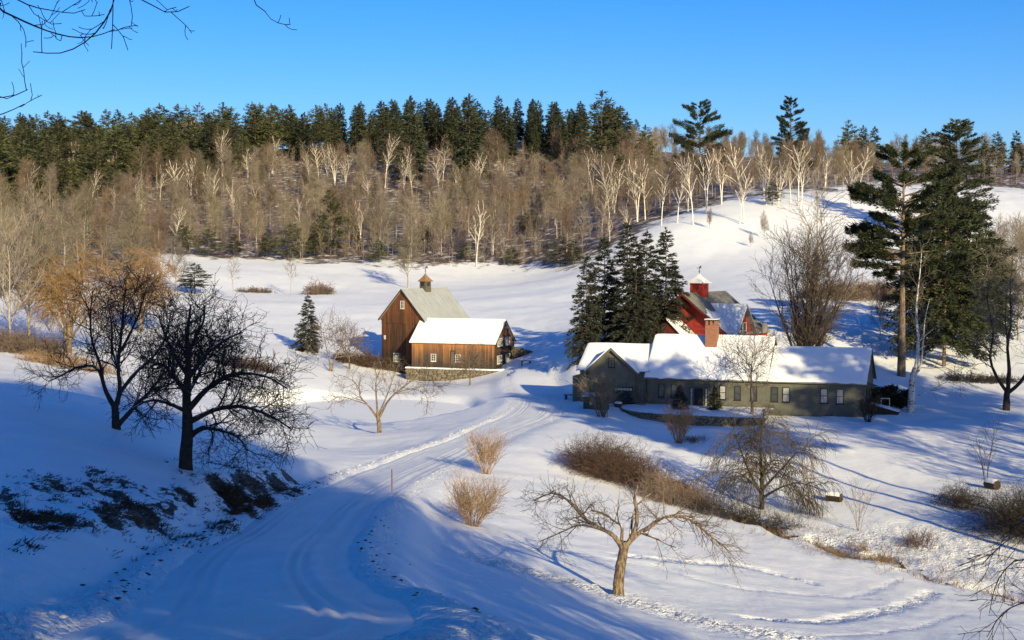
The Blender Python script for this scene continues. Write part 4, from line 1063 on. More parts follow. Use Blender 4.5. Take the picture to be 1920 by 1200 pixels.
def shrub_sets(g, n, h, spread, lv2=6, lv3=4, r=0.02, rmin=0.008, curve=0.15, base=0.15, arch=0.0):
    az = g.uniform(0, 6.283, n); a = np.radians(g.uniform(3, spread, n)); ln = h * g.uniform(.65, 1.1, n)
    d = np.column_stack([np.sin(a) * np.cos(az), np.sin(a) * np.sin(az), np.cos(a)]); P = np.empty((n, 7, 3))
    P[:, 0] = np.column_stack([np.cos(az) * base * g.uniform(0, 1, n), np.sin(az) * base * g.uniform(0, 1, n), np.full(n, -.15)])
    for j in range(1, 7):
        d = unit(d + g.normal(0, curve * .5, (n, 3)) + np.array([0, 0, -arch * j * .1])); P[:, j] = P[:, j - 1] + d * (ln / 6)[:, None]
    Rd = np.linspace(1, .35, 7)[None] * r * g.uniform(.7, 1.2, n)[:, None]
    s0 = (P, Rd)
    s1 = grow(s0, lv2, .25, 1, (15, 45), h * .35, 4, .12, (0, 0, .06 - arch * .3), .6, rmin, g)
    out = [s0, s1]
    if lv3: out.append(grow(s1, lv3, .2, 1, (15, 50), h * .16, 3, .12, (0, 0, .05 - arch * .4), .7, rmin, g))
    return out
def shrub(name, label, loc, g, mat, n, h, spread, group=None, category='shrub', **k):
    s = shrub_sets(g, n, h, spread, **k)
    root = thing(name, label, category, loc, 0, group)
    V, Q = tubes([(s[0][0], s[0][1], 4)]); link('stem', mesh_np('stem', V, Q, None, mat), root)
    V, Q = tubes([(c[0], c[1], 3) for c in s[1:]]); link('twig', mesh_np('twig', V, Q, None, mat), root)
    for ch in root.children: ch['kind'] = 'stuff'
    return root
def frame_px(bx, by, d, g=None, dz=0.0):
    """limb points read off the photograph, in metres beside the tree's own base; depth is spread at random"""
    s = FPX / d
    def f(pts, dys=None):
        dys = dys if dys is not None else np.zeros(len(pts))
        return [((x - bx) / s, dy, (by - y) / s) for (x, y), dy in zip(pts, dys)]
    return f
def G(seed): return np.random.default_rng(seed)

# ------------------------------------------------------------------ trees and shrubs near the lane
def crown_levels(base, spec, g):
    o = []; cur = base
    for s in spec:
        cur = grow(cur, g=g, **s); o.append(cur)
    return o
# big dark tree on the left bank
g = G(11); b = ground(348, 880); d = b.y; f = frame_px(348, 880, d); sc_ = FPX / d
trunk = limbs([f([(348, 890), (349, 850), (352, 800), (350, 740), (355, 690), (352, 640), (357, 600), (360, 570)], [0, 0, .05, .1, .05, .1, 0, .1])], 0.36, 0.04, 16, 0.9)
lim = limbs([f([(360, 815), (385, 800), (420, 800), (460, 812), (480, 835)], [0, -.5, -1.1, -1.6, -2.0]), f([(358, 790), (400, 770), (450, 765), (505, 785), (540, 810)], [0, .3, .7, .9, 1.2]),
             f([(356, 765), (395, 725), (440, 700), (500, 700), (545, 725)], [0, -.2, -.6, -.8, -.7]), f([(350, 770), (310, 750), (285, 748), (262, 760)], [0, -.5, -1.0, -1.2]),
             f([(350, 735), (320, 700), (295, 685), (270, 690)], [0, .4, 1.0, 1.4]), f([(354, 710), (385, 665), (415, 640), (445, 625)], [0, .5, 1.2, 1.6]),
             f([(352, 700), (330, 660), (318, 620), (310, 590)], [0, -.4, -.8, -1.0]), f([(354, 670), (372, 630), (390, 600), (395, 570)], [0, -.3, -.7, -.9]),
             f([(356, 740), (350, 720), (345, 690), (350, 650)], [0, -1.0, -1.9, -2.4]), f([(354, 735), (360, 715), (365, 690), (372, 660)], [0, 1.0, 2.0, 2.6])],
            [.15, .15, .16, .12, .12, .13, .11, .10, .13, .13], 0.035, 14)
s1 = cat(trunk, lim)
cr_ = crown_levels((lim[0], lim[1]), [dict(n_per=16, t0=.2, t1=1, ang=(35, 75), length=1.4, npts=6, wig=.22, trop=(0, 0, .05), rr=.5, rmin=.018),
     dict(n_per=11, t0=.15, t1=1, ang=(30, 70), length=.8, npts=5, wig=.22, trop=(0, 0, .03), rr=.55, rmin=.013), dict(n_per=3, t0=.1, t1=1, ang=(25, 65), length=.45, npts=4, wig=.2, trop=(0, 0, .03), rr=.6, rmin=.010)], g)
up = crown_levels((trunk[0][:, 9:], trunk[1][:, 9:]), [dict(n_per=16, t0=.05, t1=1, ang=(30, 70), length=1.2, npts=6, wig=.2, trop=(0, 0, .08), rr=.5, rmin=.014),
     dict(n_per=9, t0=.15, t1=1, ang=(25, 60), length=.7, npts=5, wig=.2, trop=(0, 0, .06), rr=.6, rmin=.010), dict(n_per=4, t0=.1, t1=1, ang=(25, 60), length=.4, npts=4, wig=.2, rr=.6, rmin=.008)], g)
wsp = grow(lim, 2, .3, .9, (40, 80), 1.7, 6, .05, (0, 0, .3), .4, .010, g)
tree_obj('bare_tree', 'big dark spreading bare tree on the bank left of the lane', 'tree', b, trunk, cr_ + up + [wsp], M['bark_black'], M['twig_black'], limb=lim, sides=(10, 7, 3))
# forked tree behind it
g = G(12); b = ground(215, 808); d = b.y; f = frame_px(215, 808, d)
trunk = limbs([f([(218, 815), (217, 790), (216, 765), (214, 758)], [0] * 4)], .26, .19, 8)
lim = limbs([f([(214, 765), (198, 735), (188, 705), (172, 690), (140, 694), (105, 712), (80, 722)], [0, 0, .2, .3, .5, .8, 1.0]), f([(216, 770), (226, 735), (225, 690), (232, 640), (238, 590), (242, 545)], [0, 0, -.2, -.4, -.5, -.5]),
             f([(214, 812), (228, 795), (262, 760), (290, 735), (320, 700), (345, 690)], [.1, -.1, -.5, -1.0, -1.4, -1.6]), f([(222, 745), (250, 705), (275, 680), (300, 640), (310, 590)], [0, .6, 1.2, 1.6, 1.8]),
             f([(196, 730), (188, 690), (170, 640), (168, 590), (172, 550)], [0, .2, .4, .5, .5]), f([(226, 700), (205, 660), (200, 620), (190, 580)], [0, .8, 1.4, 1.8]), f([(230, 660), (255, 620), (275, 585), (290, 540)], [0, -.6, -1.2, -1.4])],
            [.15, .16, .18, .13, .11, .10, .10], .03, 14)
cr_ = crown_levels(lim, [dict(n_per=17, t0=.3, t1=1, ang=(30, 75), length=1.6, npts=6, wig=.2, trop=(0, 0, .07), rr=.5, rmin=.019),
     dict(n_per=8, t0=.15, t1=1, ang=(30, 65), length=.9, npts=5, wig=.2, trop=(0, 0, .04), rr=.55, rmin=.014), dict(n_per=3, t0=.1, t1=1, ang=(25, 60), length=.5, npts=4, wig=.2, rr=.6, rmin=.009)], g)
wsp = grow(lim, 4, .3, .95, (40, 80), 2.6, 6, .05, (0, 0, .35), .4, .012, g)
tree_obj('forked_bare_tree', 'dark bare tree with two leaning trunks, leftmost on the bank', 'tree', b, trunk, cr_ + [wsp], M['bark_black'], M['twig_black'], limb=lim, sides=(9, 7, 3))
# gnarled apple tree in the foreground field
g = G(13); b = ground(1160, 1115); d = b.y; f = frame_px(1160, 1115, d)
trunk = limbs([f([(1160, 1124), (1159, 1108), (1160, 1090), (1163, 1060), (1170, 1025), (1172, 1012)], [0, 0, 0, 0, .05, .05])], .27, .19, 24)
lim = limbs([f([(1170, 1030), (1150, 1000), (1120, 982), (1095, 965), (1065, 930), (1035, 912), (1000, 925)], [0, 0, -.2, -.4, -.7, -.9, -1.0]),
             f([(1172, 1020), (1195, 998), (1220, 985), (1245, 967), (1290, 968), (1320, 990), (1370, 1030)], [0, .1, .2, .3, .3, .1, -.2]),
             f([(1178, 1015), (1192, 985), (1194, 955), (1190, 930), (1196, 905)], [0, .05, .1, .15, .2]),
             f([(1165, 1010), (1166, 985), (1150, 975), (1135, 965), (1110, 960)], [0, .3, .6, .8, 1.1]), f([(1125, 985), (1085, 975), (1050, 985), (1010, 1000)], [-.2, -.6, -1.0, -1.3]),
             f([(1200, 995), (1225, 1000), (1250, 1010), (1262, 1012)], [.1, -.5, -.9, -1.2]), f([(1182, 1000), (1188, 975), (1200, 950), (1230, 930)], [0, .7, 1.3, 1.7])],
            [.13, .13, .12, .08, .07, .07, .07], [.03, .025, .05, .03, .02, .02, .02], 14)
wgt = (lim[0][[0, 1, 3, 4, 5, 6]], lim[1][[0, 1, 3, 4, 5, 6]])
cr_ = crown_levels(wgt, [dict(n_per=10, t0=.25, t1=1, ang=(30, 75), length=.95, npts=6, wig=.2, trop=(0, 0, .02), rr=.5, rmin=.012),
     dict(n_per=6, t0=.15, t1=1, ang=(30, 70), length=.6, npts=5, wig=.2, trop=(0, 0, .02), rr=.55, rmin=.008), dict(n_per=3, t0=.15, t1=1, ang=(25, 60), length=.3, npts=4, wig=.18, rr=.6, rmin=.006)], g)
droop = grow((lim[0][[1]], lim[1][[1]]), 26, .5, 1, (20, 60), 1.3, 7, .12, (.08, 0, -.10), .4, .009, g)
dr2 = grow(droop, 3, .2, 1, (15, 45), .5, 4, .12, (.05, 0, -.08), .6, .006, g)
wsp = grow((lim[0][[0, 1, 2, 3]], lim[1][[0, 1, 2, 3]]), 5, .2, .95, (50, 85), 1.3, 6, .05, (0, 0, .35), .35, .008, g)
tree_obj('apple_tree', 'small gnarled apple tree with bare crooked limbs in the foreground field', 'tree', b, trunk, cr_ + [droop, dr2, wsp], M['bark_apple'], M['twig_apple'], limb=lim, sides=(12, 8, 3))
# pale apple tree by the pond
g = G(14); b = ground(711, 815); d = b.y; f = frame_px(711, 815, d)
trunk = limbs([f([(711, 820), (711, 800), (709, 785), (707, 778)], [0] * 4)], .24, .18, 8)
lim = limbs([f([(706, 785), (690, 762), (675, 748), (672, 730), (655, 715), (635, 708)], [0, 0, .3, .6, .9, 1.2]), f([(708, 780), (706, 750), (705, 720), (715, 690), (712, 680)], [0, .1, .2, .3, .3]),
             f([(712, 785), (728, 755), (748, 735), (775, 715), (800, 705), (825, 730)], [0, -.3, -.6, -.9, -1.0, -1.1]), f([(710, 780), (725, 745), (735, 715), (745, 690)], [0, .8, 1.4, 1.8]),
             f([(690, 762), (665, 752), (640, 745), (618, 755)], [0, -.6, -1.1, -1.5]), f([(745, 738), (775, 730), (800, 740), (805, 760)], [-.5, -1.2, -1.6, -1.8])], [.12, .12, .13, .10, .07, .07], .025, 12)
cr_ = crown_levels(lim, [dict(n_per=10, t0=.3, t1=1, ang=(30, 70), length=1.3, npts=6, wig=.2, trop=(0, 0, .04), rr=.5, rmin=.018),
     dict(n_per=6, t0=.15, t1=1, ang=(30, 65), length=.75, npts=5, wig=.2, trop=(0, 0, 0), rr=.55, rmin=.012), dict(n_per=3, t0=.1, t1=1, ang=(25, 60), length=.4, npts=4, wig=.2, rr=.6, rmin=.009)], g)
tree_obj('apple_tree', 'pale spreading bare apple tree beside the frozen pond', 'tree', b, trunk, cr_, M['bark_apple'], M['twig_apple'], limb=lim, sides=(8, 6, 3))

def auto_tree(name, label, px, py, h, seed, m_bark, m_twig, trunk_h=.3, n1=9, a1=(30, 65), l1=.5, n2=7, n3=5, rmin=.014, tr=.02, up=.05, loc=None, group=None, category='tree', l2=.25, l3=.12, stems=1, lean=0.0, droop=0.0, n4=0, spread_t=(.35, 1), sides=(7, 5, 3)):
    """a bare tree: tapered trunk(s), limbs, branches, twigs"""
    g = G(seed); b = loc if loc is not None else ground(px, py)
    polys = []
    for i in range(stems):
        az = g.uniform(0, 6.28); k = lean if stems > 1 else lean * .3
        e = np.array([math.cos(az), math.sin(az), 0]) * h * k * g.uniform(.6, 1.2)
        hh = h * (1 if i == 0 else g.uniform(.75, .98)); o = e * .06
        polys.append([o + (0, 0, -.3), o + e * .15 + (0, 0, hh * .25), o + e * .5 + g.normal(0, .015 * h, 3) * (1, 1, 0) + (0, 0, hh * .55), o + e * .8 + g.normal(0, .02 * h, 3) * (1, 1, 0) + (0, 0, hh * .8), o + e + (0, 0, hh * .97)])
    trunk = limbs(polys, h * tr / math.sqrt(stems), h * tr * .08, 14)
    bt = (lambda t: 1.15 - 0.75 * ((t - spread_t[0]) / (1 - spread_t[0])))
    s = [grow(trunk, n1, spread_t[0], 1, a1, h * l1, 7, .13, (0, 0, up), .55, rmin * 1.4, g, bt, prop=False)]
    s.append(grow(s[0], n2, .2, 1, (25, 60), h * l2, 5, .16, (0, 0, up * .8 - droop), .55, rmin, g))
    if n3: s.append(grow(s[1], n3, .15, 1, (20, 60), h * l3, 4, .16, (0, 0, up * .5 - droop * 1.5), .6, rmin * .8, g))
    if n4: s.append(grow(s[2], n4, .15, 1, (20, 55), h * l3 * .6, 4, .15, (0, 0, -droop), .6, rmin * .65, g))
    V, Q = tubes([(trunk[0], trunk[1], sides[0])])
    root = thing(name, label, category, b, 0, group)
    V2, Q2 = tubes([(s[0][0], s[0][1], sides[1])])
    if sides[1] and m_bark is not m_twig:
        Q2 = Q2 + len(V); V = np.vstack([V, V2]); Q = np.vstack([Q, Q2]); rest = s[1:]
    else: rest = s
    link('trunk', mesh_np('trunk', V, Q, None, m_bark), root)
    V, Q = tubes([(c[0], c[1], 3) for c in rest]); link('crown', mesh_np('crown', V, Q, None, m_twig), root)
    return root
auto_tree('apple_tree', 'umbrella-shaped little tree right before the low barn wall', 881, 724, 4.0, 21, M['bark_apple'], M['twig_apple'], n1=12, a1=(45, 80), l1=.62, l2=.35, l3=.2, n3=4, tr=.04, droop=.12, up=.04, spread_t=(.42, .9), rmin=.02)
auto_tree('apple_tree', 'bare apple tree on the slope left of the tall barn', 620, 695, 6.2, 22, M['bark_apple'], M['twig_apple'], n1=9, a1=(40, 70), l1=.6, l2=.3, l3=.16, stems=2, lean=.35, tr=.035, spread_t=(.3, 1), rmin=.022)
auto_tree('apple_tree', 'reddish thicket-like bare tree beside the small spruce', 655, 690, 5.0, 23, M['bark_apple'], M['twig_red'], n1=10, a1=(40, 70), l1=.6, l2=.3, l3=.18, tr=.03, spread_t=(.25, 1), rmin=.022)
auto_tree('crabapple_tree', 'reddish crabapple tree on the terrace before the farmhouse', 1410, 778, 6.6, 24, M['bark_apple'], M['twig_red'], n1=10, a1=(35, 65), l1=.55, l2=.3, l3=.16, n3=6, tr=.03, spread_t=(.33, 1), rmin=.016, n4=2, loc=Vector((pt(1410, 778, 148.6)[0], 148.6, -16.4)))
# weeping tree by the brook
g = G(25); b = ground(1428, 955); h = 8.2
trunk = limbs([[(0, 0, -.3), (0, 0, 2), (-.1, .1, 4.5), (.1, 0, 7.3)], [(0, 0, 1.0), (-1.0, .4, 3.0), (-1.7, .8, 5.0), (-2.0, .9, 6.0)], [(0, 0, 1.4), (1.4, -.3, 3.0), (2.4, -.5, 4.2), (3.0, -.6, 4.4)], [(0, 0, .8), (1.3, -1.0, 1.8), (2.4, -1.6, 2.2), (3.6, -2, 1.9)], [(0, 0, 1.2), (-1.2, -1.2, 2.4), (-2.2, -1.8, 3.0), (-3.0, -2, 2.7)], [(0, 0, 2), (.5, 1.5, 3.6), (.8, 2.4, 4.6), (.9, 3, 4.4)]], [.22, .12, .12, .12, .1, .1], .03, 14)
s1 = grow(trunk, 15, .25, 1, (35, 75), 2.1, 8, .10, (0, 0, -.02), .5, .024, g, tropg=-.035)
s2 = grow(s1, 12, .1, 1, (20, 60), 1.4, 7, .10, (0, 0, -.08), .6, .018, g, tropg=-.04)
s3 = grow(s2, 3, .2, 1, (15, 45), .8, 4, .08, (0, 0, -.2), .7, .011, g)
r_ = tree_obj('weeping_tree', 'dense weeping bare tree on the brook bank', 'tree', b, (trunk[0][:1], trunk[1][:1]), [s1, s2, s3], M['bark_black'], plain('weeping_twig', (0.115, 0.09, 0.06), (0.06, 0.048, 0.034), .8, .9, 0), limb=(trunk[0][1:], trunk[1][1:]))
# right-hand trees
g = G(26); b = ground(1708, 775); d = b.y; f = frame_px(1708, 775, d)
trunk = limbs([f([(1707, 782), (1709, 740), (1710, 710), (1716, 690)], [0, 0, 0, 0])], .42, .3, 8)
lim = limbs([f([(1716, 695), (1720, 640), (1716, 580), (1722, 520), (1726, 470)], [0, 0, .1, .2, .3]), f([(1712, 705), (1722, 690), (1724, 660), (1727, 600), (1735, 560)], [0, -.4, -.8, -1, -1.1]), f([(1716, 745), (1735, 735), (1760, 722), (1790, 700)], [0, -.3, -.7, -1.0]), f([(1722, 640), (1735, 630), (1752, 618)], [0, .3, .6]), f([(1718, 690), (1740, 690), (1770, 690), (1800, 715)], [0, -.8, -1.6, -2.2])], [.22, .16, .07, .07, .07], .02, 12)
cr_ = crown_levels(lim, [dict(n_per=9, t0=.3, t1=1, ang=(30, 70), length=2.0, npts=6, wig=.2, trop=(0, 0, .03), rr=.4, rmin=.022), dict(n_per=6, t0=.15, t1=1, ang=(30, 60), length=1.0, npts=5, wig=.2, rr=.55, rmin=.015)], g)
tree_obj('birch_tree', 'spotted white-barked birch right of the farmhouse', 'tree', b, trunk, cr_, M['birch_spot'], M['twig_grey'], limb=lim)
g = G(27); b = ground(1886, 768); d = b.y; f = frame_px(1886, 768, d)
trunk = limbs([f([(1887, 775), (1887, 750), (1888, 735), (1889, 728)], [0, 0, 0, 0])], .42, .32, 8)
lim = limbs([f([(1888, 735), (1868, 705), (1856, 670), (1862, 620), (1850, 560), (1858, 500)], [0, 0, .2, .3, .4, .5]), f([(1889, 732), (1893, 690), (1890, 650), (1897, 600), (1895, 540), (1900, 470)], [0, .3, .5, .6, .7, .8]), f([(1890, 735), (1910, 715), (1920, 690), (1935, 640), (1945, 560)], [0, -.5, -.9, -1.2, -1.4]), f([(1862, 690), (1845, 680), (1825, 668)], [.1, -.4, -.8]), f([(1893, 690), (1885, 640), (1878, 590), (1880, 540)], [.4, -.3, -.7, -.9])], [.2, .24, .22, .06, .13], .03, 14)
cr_ = crown_levels(lim, [dict(n_per=12, t0=.25, t1=1, ang=(30, 70), length=2.6, npts=6, wig=.18, trop=(0, 0, .06), rr=.4, rmin=.026), dict(n_per=8, t0=.15, t1=1, ang=(30, 60), length=1.3, npts=5, wig=.2, rr=.55, rmin=.018), dict(n_per=4, t0=.15, t1=1, ang=(30, 60), length=.7, npts=4, wig=.2, rr=.55, rmin=.014)], g)
tree_obj('maple_tree', 'dark many-limbed bare tree at the right edge', 'tree', b, trunk, cr_, M['bark_black'], M['twig_grey'], limb=lim)
# big vase-shaped tree behind the farmhouse
g = G(28); b = Vector((pt(1505, 660, 172)[0], 172, 0)); b.z = H(b.x, b.y)
az = g.uniform(0, 6.28, 16); sp_ = g.uniform(.06, .62, 16); polys = []
for a, s_ in zip(az, sp_):
    hh = 15 * (1 - .45 * s_ ** 1.5); e = np.array([math.cos(a), math.sin(a) * .8, 0]) * s_ * 10
    polys.append([e * .02 + (0, 0, -.3), e * .2 + (0, 0, hh * .22), e * .62 + (0, 0, hh * .6), e + (0, 0, hh)])
lim = limbs(polys, g.uniform(.14, .26, 16), .02, 12)
cr_ = crown_levels(lim, [dict(n_per=13, t0=.15, t1=1, ang=(18, 45), length=3.2, npts=6, wig=.10, trop=(0, 0, .06), rr=.5, rmin=.030), dict(n_per=7, t0=.15, t1=1, ang=(18, 45), length=1.7, npts=5, wig=.12, trop=(0, 0, .04), rr=.55, rmin=.022), dict(n_per=3, t0=.15, t1=1, ang=(18, 45), length=.9, npts=4, wig=.12, rr=.55, rmin=.016)], g)
tree_obj('multi_stem_tree', 'big vase-shaped many-stemmed bare tree behind the farmhouse', 'tree', b, (lim[0][:1], lim[1][:1]), cr_, M['bark_black'], plain('dark_brown_twig', (0.10, 0.075, 0.055), (0.06, 0.046, 0.035), .6, .9, 0), limb=(lim[0][1:], lim[1][1:]), sides=(6, 6, 3))
auto_tree('tall_bare_tree', 'tall slender bare tree rising behind the many-stemmed one', 1535, 640, 21, 29, M['bark_grey'], M['twig_grey'], n1=24, a1=(25, 50), l1=.26, l2=.13, l3=.07, n3=4, tr=.012, rmin=.03, loc=Vector((pt(1532, 640, 180)[0], 180, H(pt(1532, 640, 180)[0], 180))), spread_t=(.25, 1))

# ---- shrubs, hedges
shrub('shrub', 'bushy tan shrub on the bank right of the lane', ground(888, 985), G(31), M['twig_tan'], 46, 2.3, 38, lv2=8, lv3=4, r=.018, rmin=.007, base=.35)
shrub('shrub', 'upright tan shrub just behind the bushy one by the lane', ground(912, 890), G(32), M['twig_tan'], 30, 2.6, 22, lv2=7, lv3=4, r=.018, rmin=.009, base=.3)
shrub('shrub', 'tall vase-shaped shrub before the garage door', ground(1130, 782), G(33), M['twig_olive'], 34, 4.0, 30, lv2=8, lv3=5, r=.035, rmin=.013, base=.5)
shrub('shrub', 'tan shrub below the terrace wall', ground(1272, 830), G(34), M['twig_tan'], 34, 2.9, 28, lv2=7, lv3=4, r=.024, rmin=.010, base=.3)
shrub('shrub', 'dark bare shrub at the right corner of the farmhouse', ground(1626, 795), G(35), M['twig_black'], 30, 2.4, 30, lv2=7, lv3=3, r=.025, rmin=.012, base=.3)
shrub('shrub', 'small bare bush beside the garage steps', ground(1205, 765), G(36), M['twig_olive'], 20, 1.9, 35, lv2=6, lv3=3, r=.02, rmin=.012, base=.3)
shrub('sapling', 'thin pale sapling right of the weeping tree', ground(1514, 950), G(37), M['twig_grey'], 4, 4.6, 9, lv2=10, lv3=3, r=.03, rmin=.010, base=.1)
shrub('sapling', 'forked sapling with snow on its brush below the log', ground(1610, 995), G(38), M['twig_brown'], 5, 3.2, 16, lv2=6, lv3=3, r=.025, rmin=.009, base=.1)
shrub('sapling', 'thin dark sapling right beside the shaded log', ground(1850, 908), G(39), M['twig_black'], 3, 4.5, 7, lv2=8, lv3=3, r=.04, rmin=.011, base=.1)
shrub('shrub', 'dark reddish tuft on the far brook bank', ground(1725, 1025), G(40), M['twig_red'], 60, 1.1, 60, lv2=5, lv3=2, r=.014, rmin=.008, base=.9)
def mound(name, label, px, py, g, mat, n, w, dpt, h, r, lv2=6, lv3=3, rmin=.008, arch=.5, yaw=0, category='hedge', loc=None):
    """a tangle of arching stems over an oval patch"""
    b = loc if loc is not None else ground(px, py); root = thing(name, label, category, b, yaw)
    a = g.uniform(0, 6.283, n); q = np.sqrt(g.uniform(0, 1, n)); ox, oy = np.cos(a) * q * w, np.sin(a) * q * dpt
    cz, sz = math.cos(yaw), math.sin(yaw)
    gz = height(b.x + ox * cz - oy * sz, b.y + ox * sz + oy * cz)[0] - b.z
    hh = h * np.sqrt(np.clip(1 - .75 * q ** 2, .05, 1)) * g.uniform(.6, 1.1, n)
    az = g.uniform(0, 6.283, n); t = np.radians(g.uniform(10, 55, n)); d = np.column_stack([np.sin(t) * np.cos(az), np.sin(t) * np.sin(az), np.cos(t)])
    P = np.empty((n, 7, 3)); P[:, 0] = np.column_stack([ox, oy, gz - .1])
    for j in range(1, 7):
        d = unit(d + g.normal(0, .12, (n, 3)) + np.array([0, 0, -arch * j * .08])); P[:, j] = P[:, j - 1] + d * (hh * 1.25 / 6)[:, None]
    s0 = (P, np.linspace(1, .4, 7)[None] * r * np.ones((n, 1)))
    s1 = grow(s0, lv2, .2, 1, (20, 70), h * .38, 5, .2, (0, 0, -.06), .6, rmin, g)
    V, Q = tubes([(s0[0], s0[1], 3)]); link('stem', mesh_np('stem', V, Q, None, mat), root)['kind'] = 'stuff'
    sets = [s1] + ([grow(s1, lv3, .2, 1, (20, 60), h * .2, 4, .2, (0, 0, -.06), .7, rmin * .8, g)] if lv3 else [])
    V, Q = tubes([(c[0], c[1], 3) for c in sets]); link('twig', mesh_np('twig', V, Q, None, mat), root)['kind'] = 'stuff'
    return root
mound('bramble_thicket', 'large reddish-brown bramble thicket at the head of the brook', 1150, 898, G(41), M['twig_red'], 460, 3.7, 2.3, 2.6, .018, yaw=-.6, lv2=7)
mound('bramble_thicket', 'lower grey-brown tangle between the brambles and the weeping tree', 1265, 945, G(42), M['twig_brown'], 190, 2.6, 1.6, 2.1, .014, yaw=-.5)
mound('bramble_thicket', 'pale brush under the weeping tree at the water', 1390, 975, G(43), M['twig_black'], 170, 4.2, 1.4, 1.5, .014, yaw=-.5)
mound('bramble_thicket', 'dark brown thicket at the right edge beside the brook', 1925, 1000, G(44), M['twig_black'], 380, 3.2, 3.4, 3.2, .018)
mound('bramble_thicket', 'snowy dark brush below the shaded yard slope', 1800, 945, G(45), M['twig_black'], 120, 1.6, 1.8, 1.6, .016)
mound('hedge', 'reddish-brown hedge running left of the tall barn', 690, 685, G(46), M['twig_red'], 320, 4.8, 1.1, 1.9, .03, rmin=.018, yaw=.1)
mound('brush_clump', 'brown brush clump under the trees at the left edge', 40, 660, G(47), M['twig_brown'], 260, 5.0, 3.0, 2.6, .03, rmin=.02)
mound('brush_clump', 'tan grass and brush clump below the orange willow', 130, 690, G(48), M['twig_tan'], 220, 5.5, 2.0, 1.4, .02, rmin=.014)
mound('brush_clump', 'brown brush clump behind the two dark bank trees', 470, 690, G(49), M['twig_red'], 160, 4.0, 2.0, 1.6, .02, rmin=.016)
mound('brush_clump', 'brown brush line on the right hillside behind the farmhouse', 1610, 560, G(50), M['twig_brown'], 420, 9.0, 4.0, 2.6, .035, rmin=.026)
mound('brush_clump', 'small grey shrub on the field behind the small spruce', 598, 552, G(51), M['twig_brown'], 90, 2.6, 2.0, 2.6, .035, rmin=.028)
mound('brush_clump', 'low dry brush on the field left of the thin saplings', 480, 545, G(52), M['twig_brown'], 90, 4.0, 1.8, 1.2, .03, rmin=.026)
mound('brush_clump', 'dark cut brush pile left of the pine trunks', 1840, 712, G(53), M['twig_black'], 200, 5.0, 1.6, 1.0, .03, rmin=.02)

# ---- evergreens by the house
EG = 'spruces behind the garage'
sp = [conifer(16, 3.6, G(60 + i), z0=.03, nwh=34, nb=9, droop=.42, rise=.12, bl=.62, bw=.07, dens=26, prof=lambda t: (1 - t) ** .8 * (1 - .25 * np.exp(-((t - .0) / .08) ** 2)), jit=.3, gaps=.06, spread=(15, 60), vj=.25) for i in range(3)]
spec = [(1100, 660, 476, 188, 'leftmost slender spruce of the dark group behind the garage'), (1133, 655, 440, 193, 'second spruce from the left in the group behind the garage'), (1176, 655, 414, 196, 'tallest broad spruce in the middle of the group behind the garage'),
        (1212, 652, 432, 200, 'spruce just right of the tallest in the group behind the garage'), (1248, 648, 428, 190, 'rightmost spruce of the group, before the red house'), (1192, 655, 450, 186, 'shorter front spruce of the group behind the garage')]
for i, (px, py, ty, dd, lab) in enumerate(spec):
    p = pt(px, py, dd); z = H(p[0], dd); top = pt(px, ty, dd)[2]; hgt = top - z
    o = conifer_obj('spruce_tree', lab, (p[0], dd, z), sp[i % 3], M['bark_conifer'], M['needle_spruce'], EG, i * 1.3) if i < 3 else copy_tree(sp_roots[i % 3], (p[0], dd, z), i * 1.7, 1, lab)
    if i < 3:
        sp_roots = (sp_roots if i else []) + [o]
    o.scale = (.9 if i else .72, .9 if i else .72, hgt / 16)
o = copy_tree(sp_roots[0], ground(578, 658), 2.2, .52, 'small lone spruce on the field left of the tall barn', group='lone spruces'); o.scale = (.62, .62, .53)
for px, py, s_, lab in ((1275, 764, .17, 'little snowy evergreen left of the farmhouse door'), (1340, 766, .16, 'little snowy evergreen right of the farmhouse door')):
    p = pt(px, py, 152.2); o = copy_tree(sp_roots[1], (p[0], 152.2, -16.4), px, s_, lab, group='evergreens by the door'); o.scale = (.26, .26, s_)
# big white pine on the right: clear trunk, tiers of plumes
def big_pine(h, rad, seed, z0, nwh, gaps, one=None, dens=22):
    g = G(seed)
    pf = lambda t: np.clip(np.interp(t, [0, .08, .25, .45, .7, .9, 1], [.55, 1, .8, .85, .6, .35, .12]), .1, 1)
    return conifer(h, rad, g, z0=z0, nwh=nwh, nb=6, droop=.05, rise=.12, bl=.62, bw=.06, dens=dens, prof=pf, jit=.5, gaps=gaps, plume=.35, tip_only=.35, trunk_r=h * .021, spread=(5, 80), vj=.4)
p = pt(1690, 705, 176); z = H(p[0], 176); c = big_pine(27, 6.0, 70, .42, 20, .08, dens=120)
conifer_obj('pine_tree', 'huge old pine with clear thick trunk right of the farmhouse', (p[0], 176, z), c, M['bark_pine'], M['needle_big'])
hem = conifer(22, 5.2, G(71), z0=.12, nwh=34, nb=9, droop=.35, rise=.1, bl=.75, bw=.09, dens=24, prof=lambda t: np.interp(t, [0, .1, .5, .85, 1], [.8, 1, .8, .4, .08]), jit=.35, gaps=.05, plume=.1)
hem2 = conifer(20, 5.0, G(72), z0=.15, nwh=30, nb=9, droop=.35, rise=.1, bl=.75, bw=.09, dens=24, prof=lambda t: np.interp(t, [0, .1, .5, .85, 1], [.7, 1, .85, .5, .1]), jit=.4, gaps=.06, plume=.1)
p = pt(1770, 688, 184); r1 = conifer_obj('hemlock_tree', 'tall dark hemlock with pale double trunk right of the old pine', (p[0], 184, H(p[0], 184)), hem, M['bark_pine'], M['needle_big'])
p = pt(1815, 680, 196); r2 = conifer_obj('hemlock_tree', 'dense dark hemlock at the right of the evergreen grove', (p[0], 196, H(p[0], 196)), hem2, M['bark_conifer'], M['needle_big'])
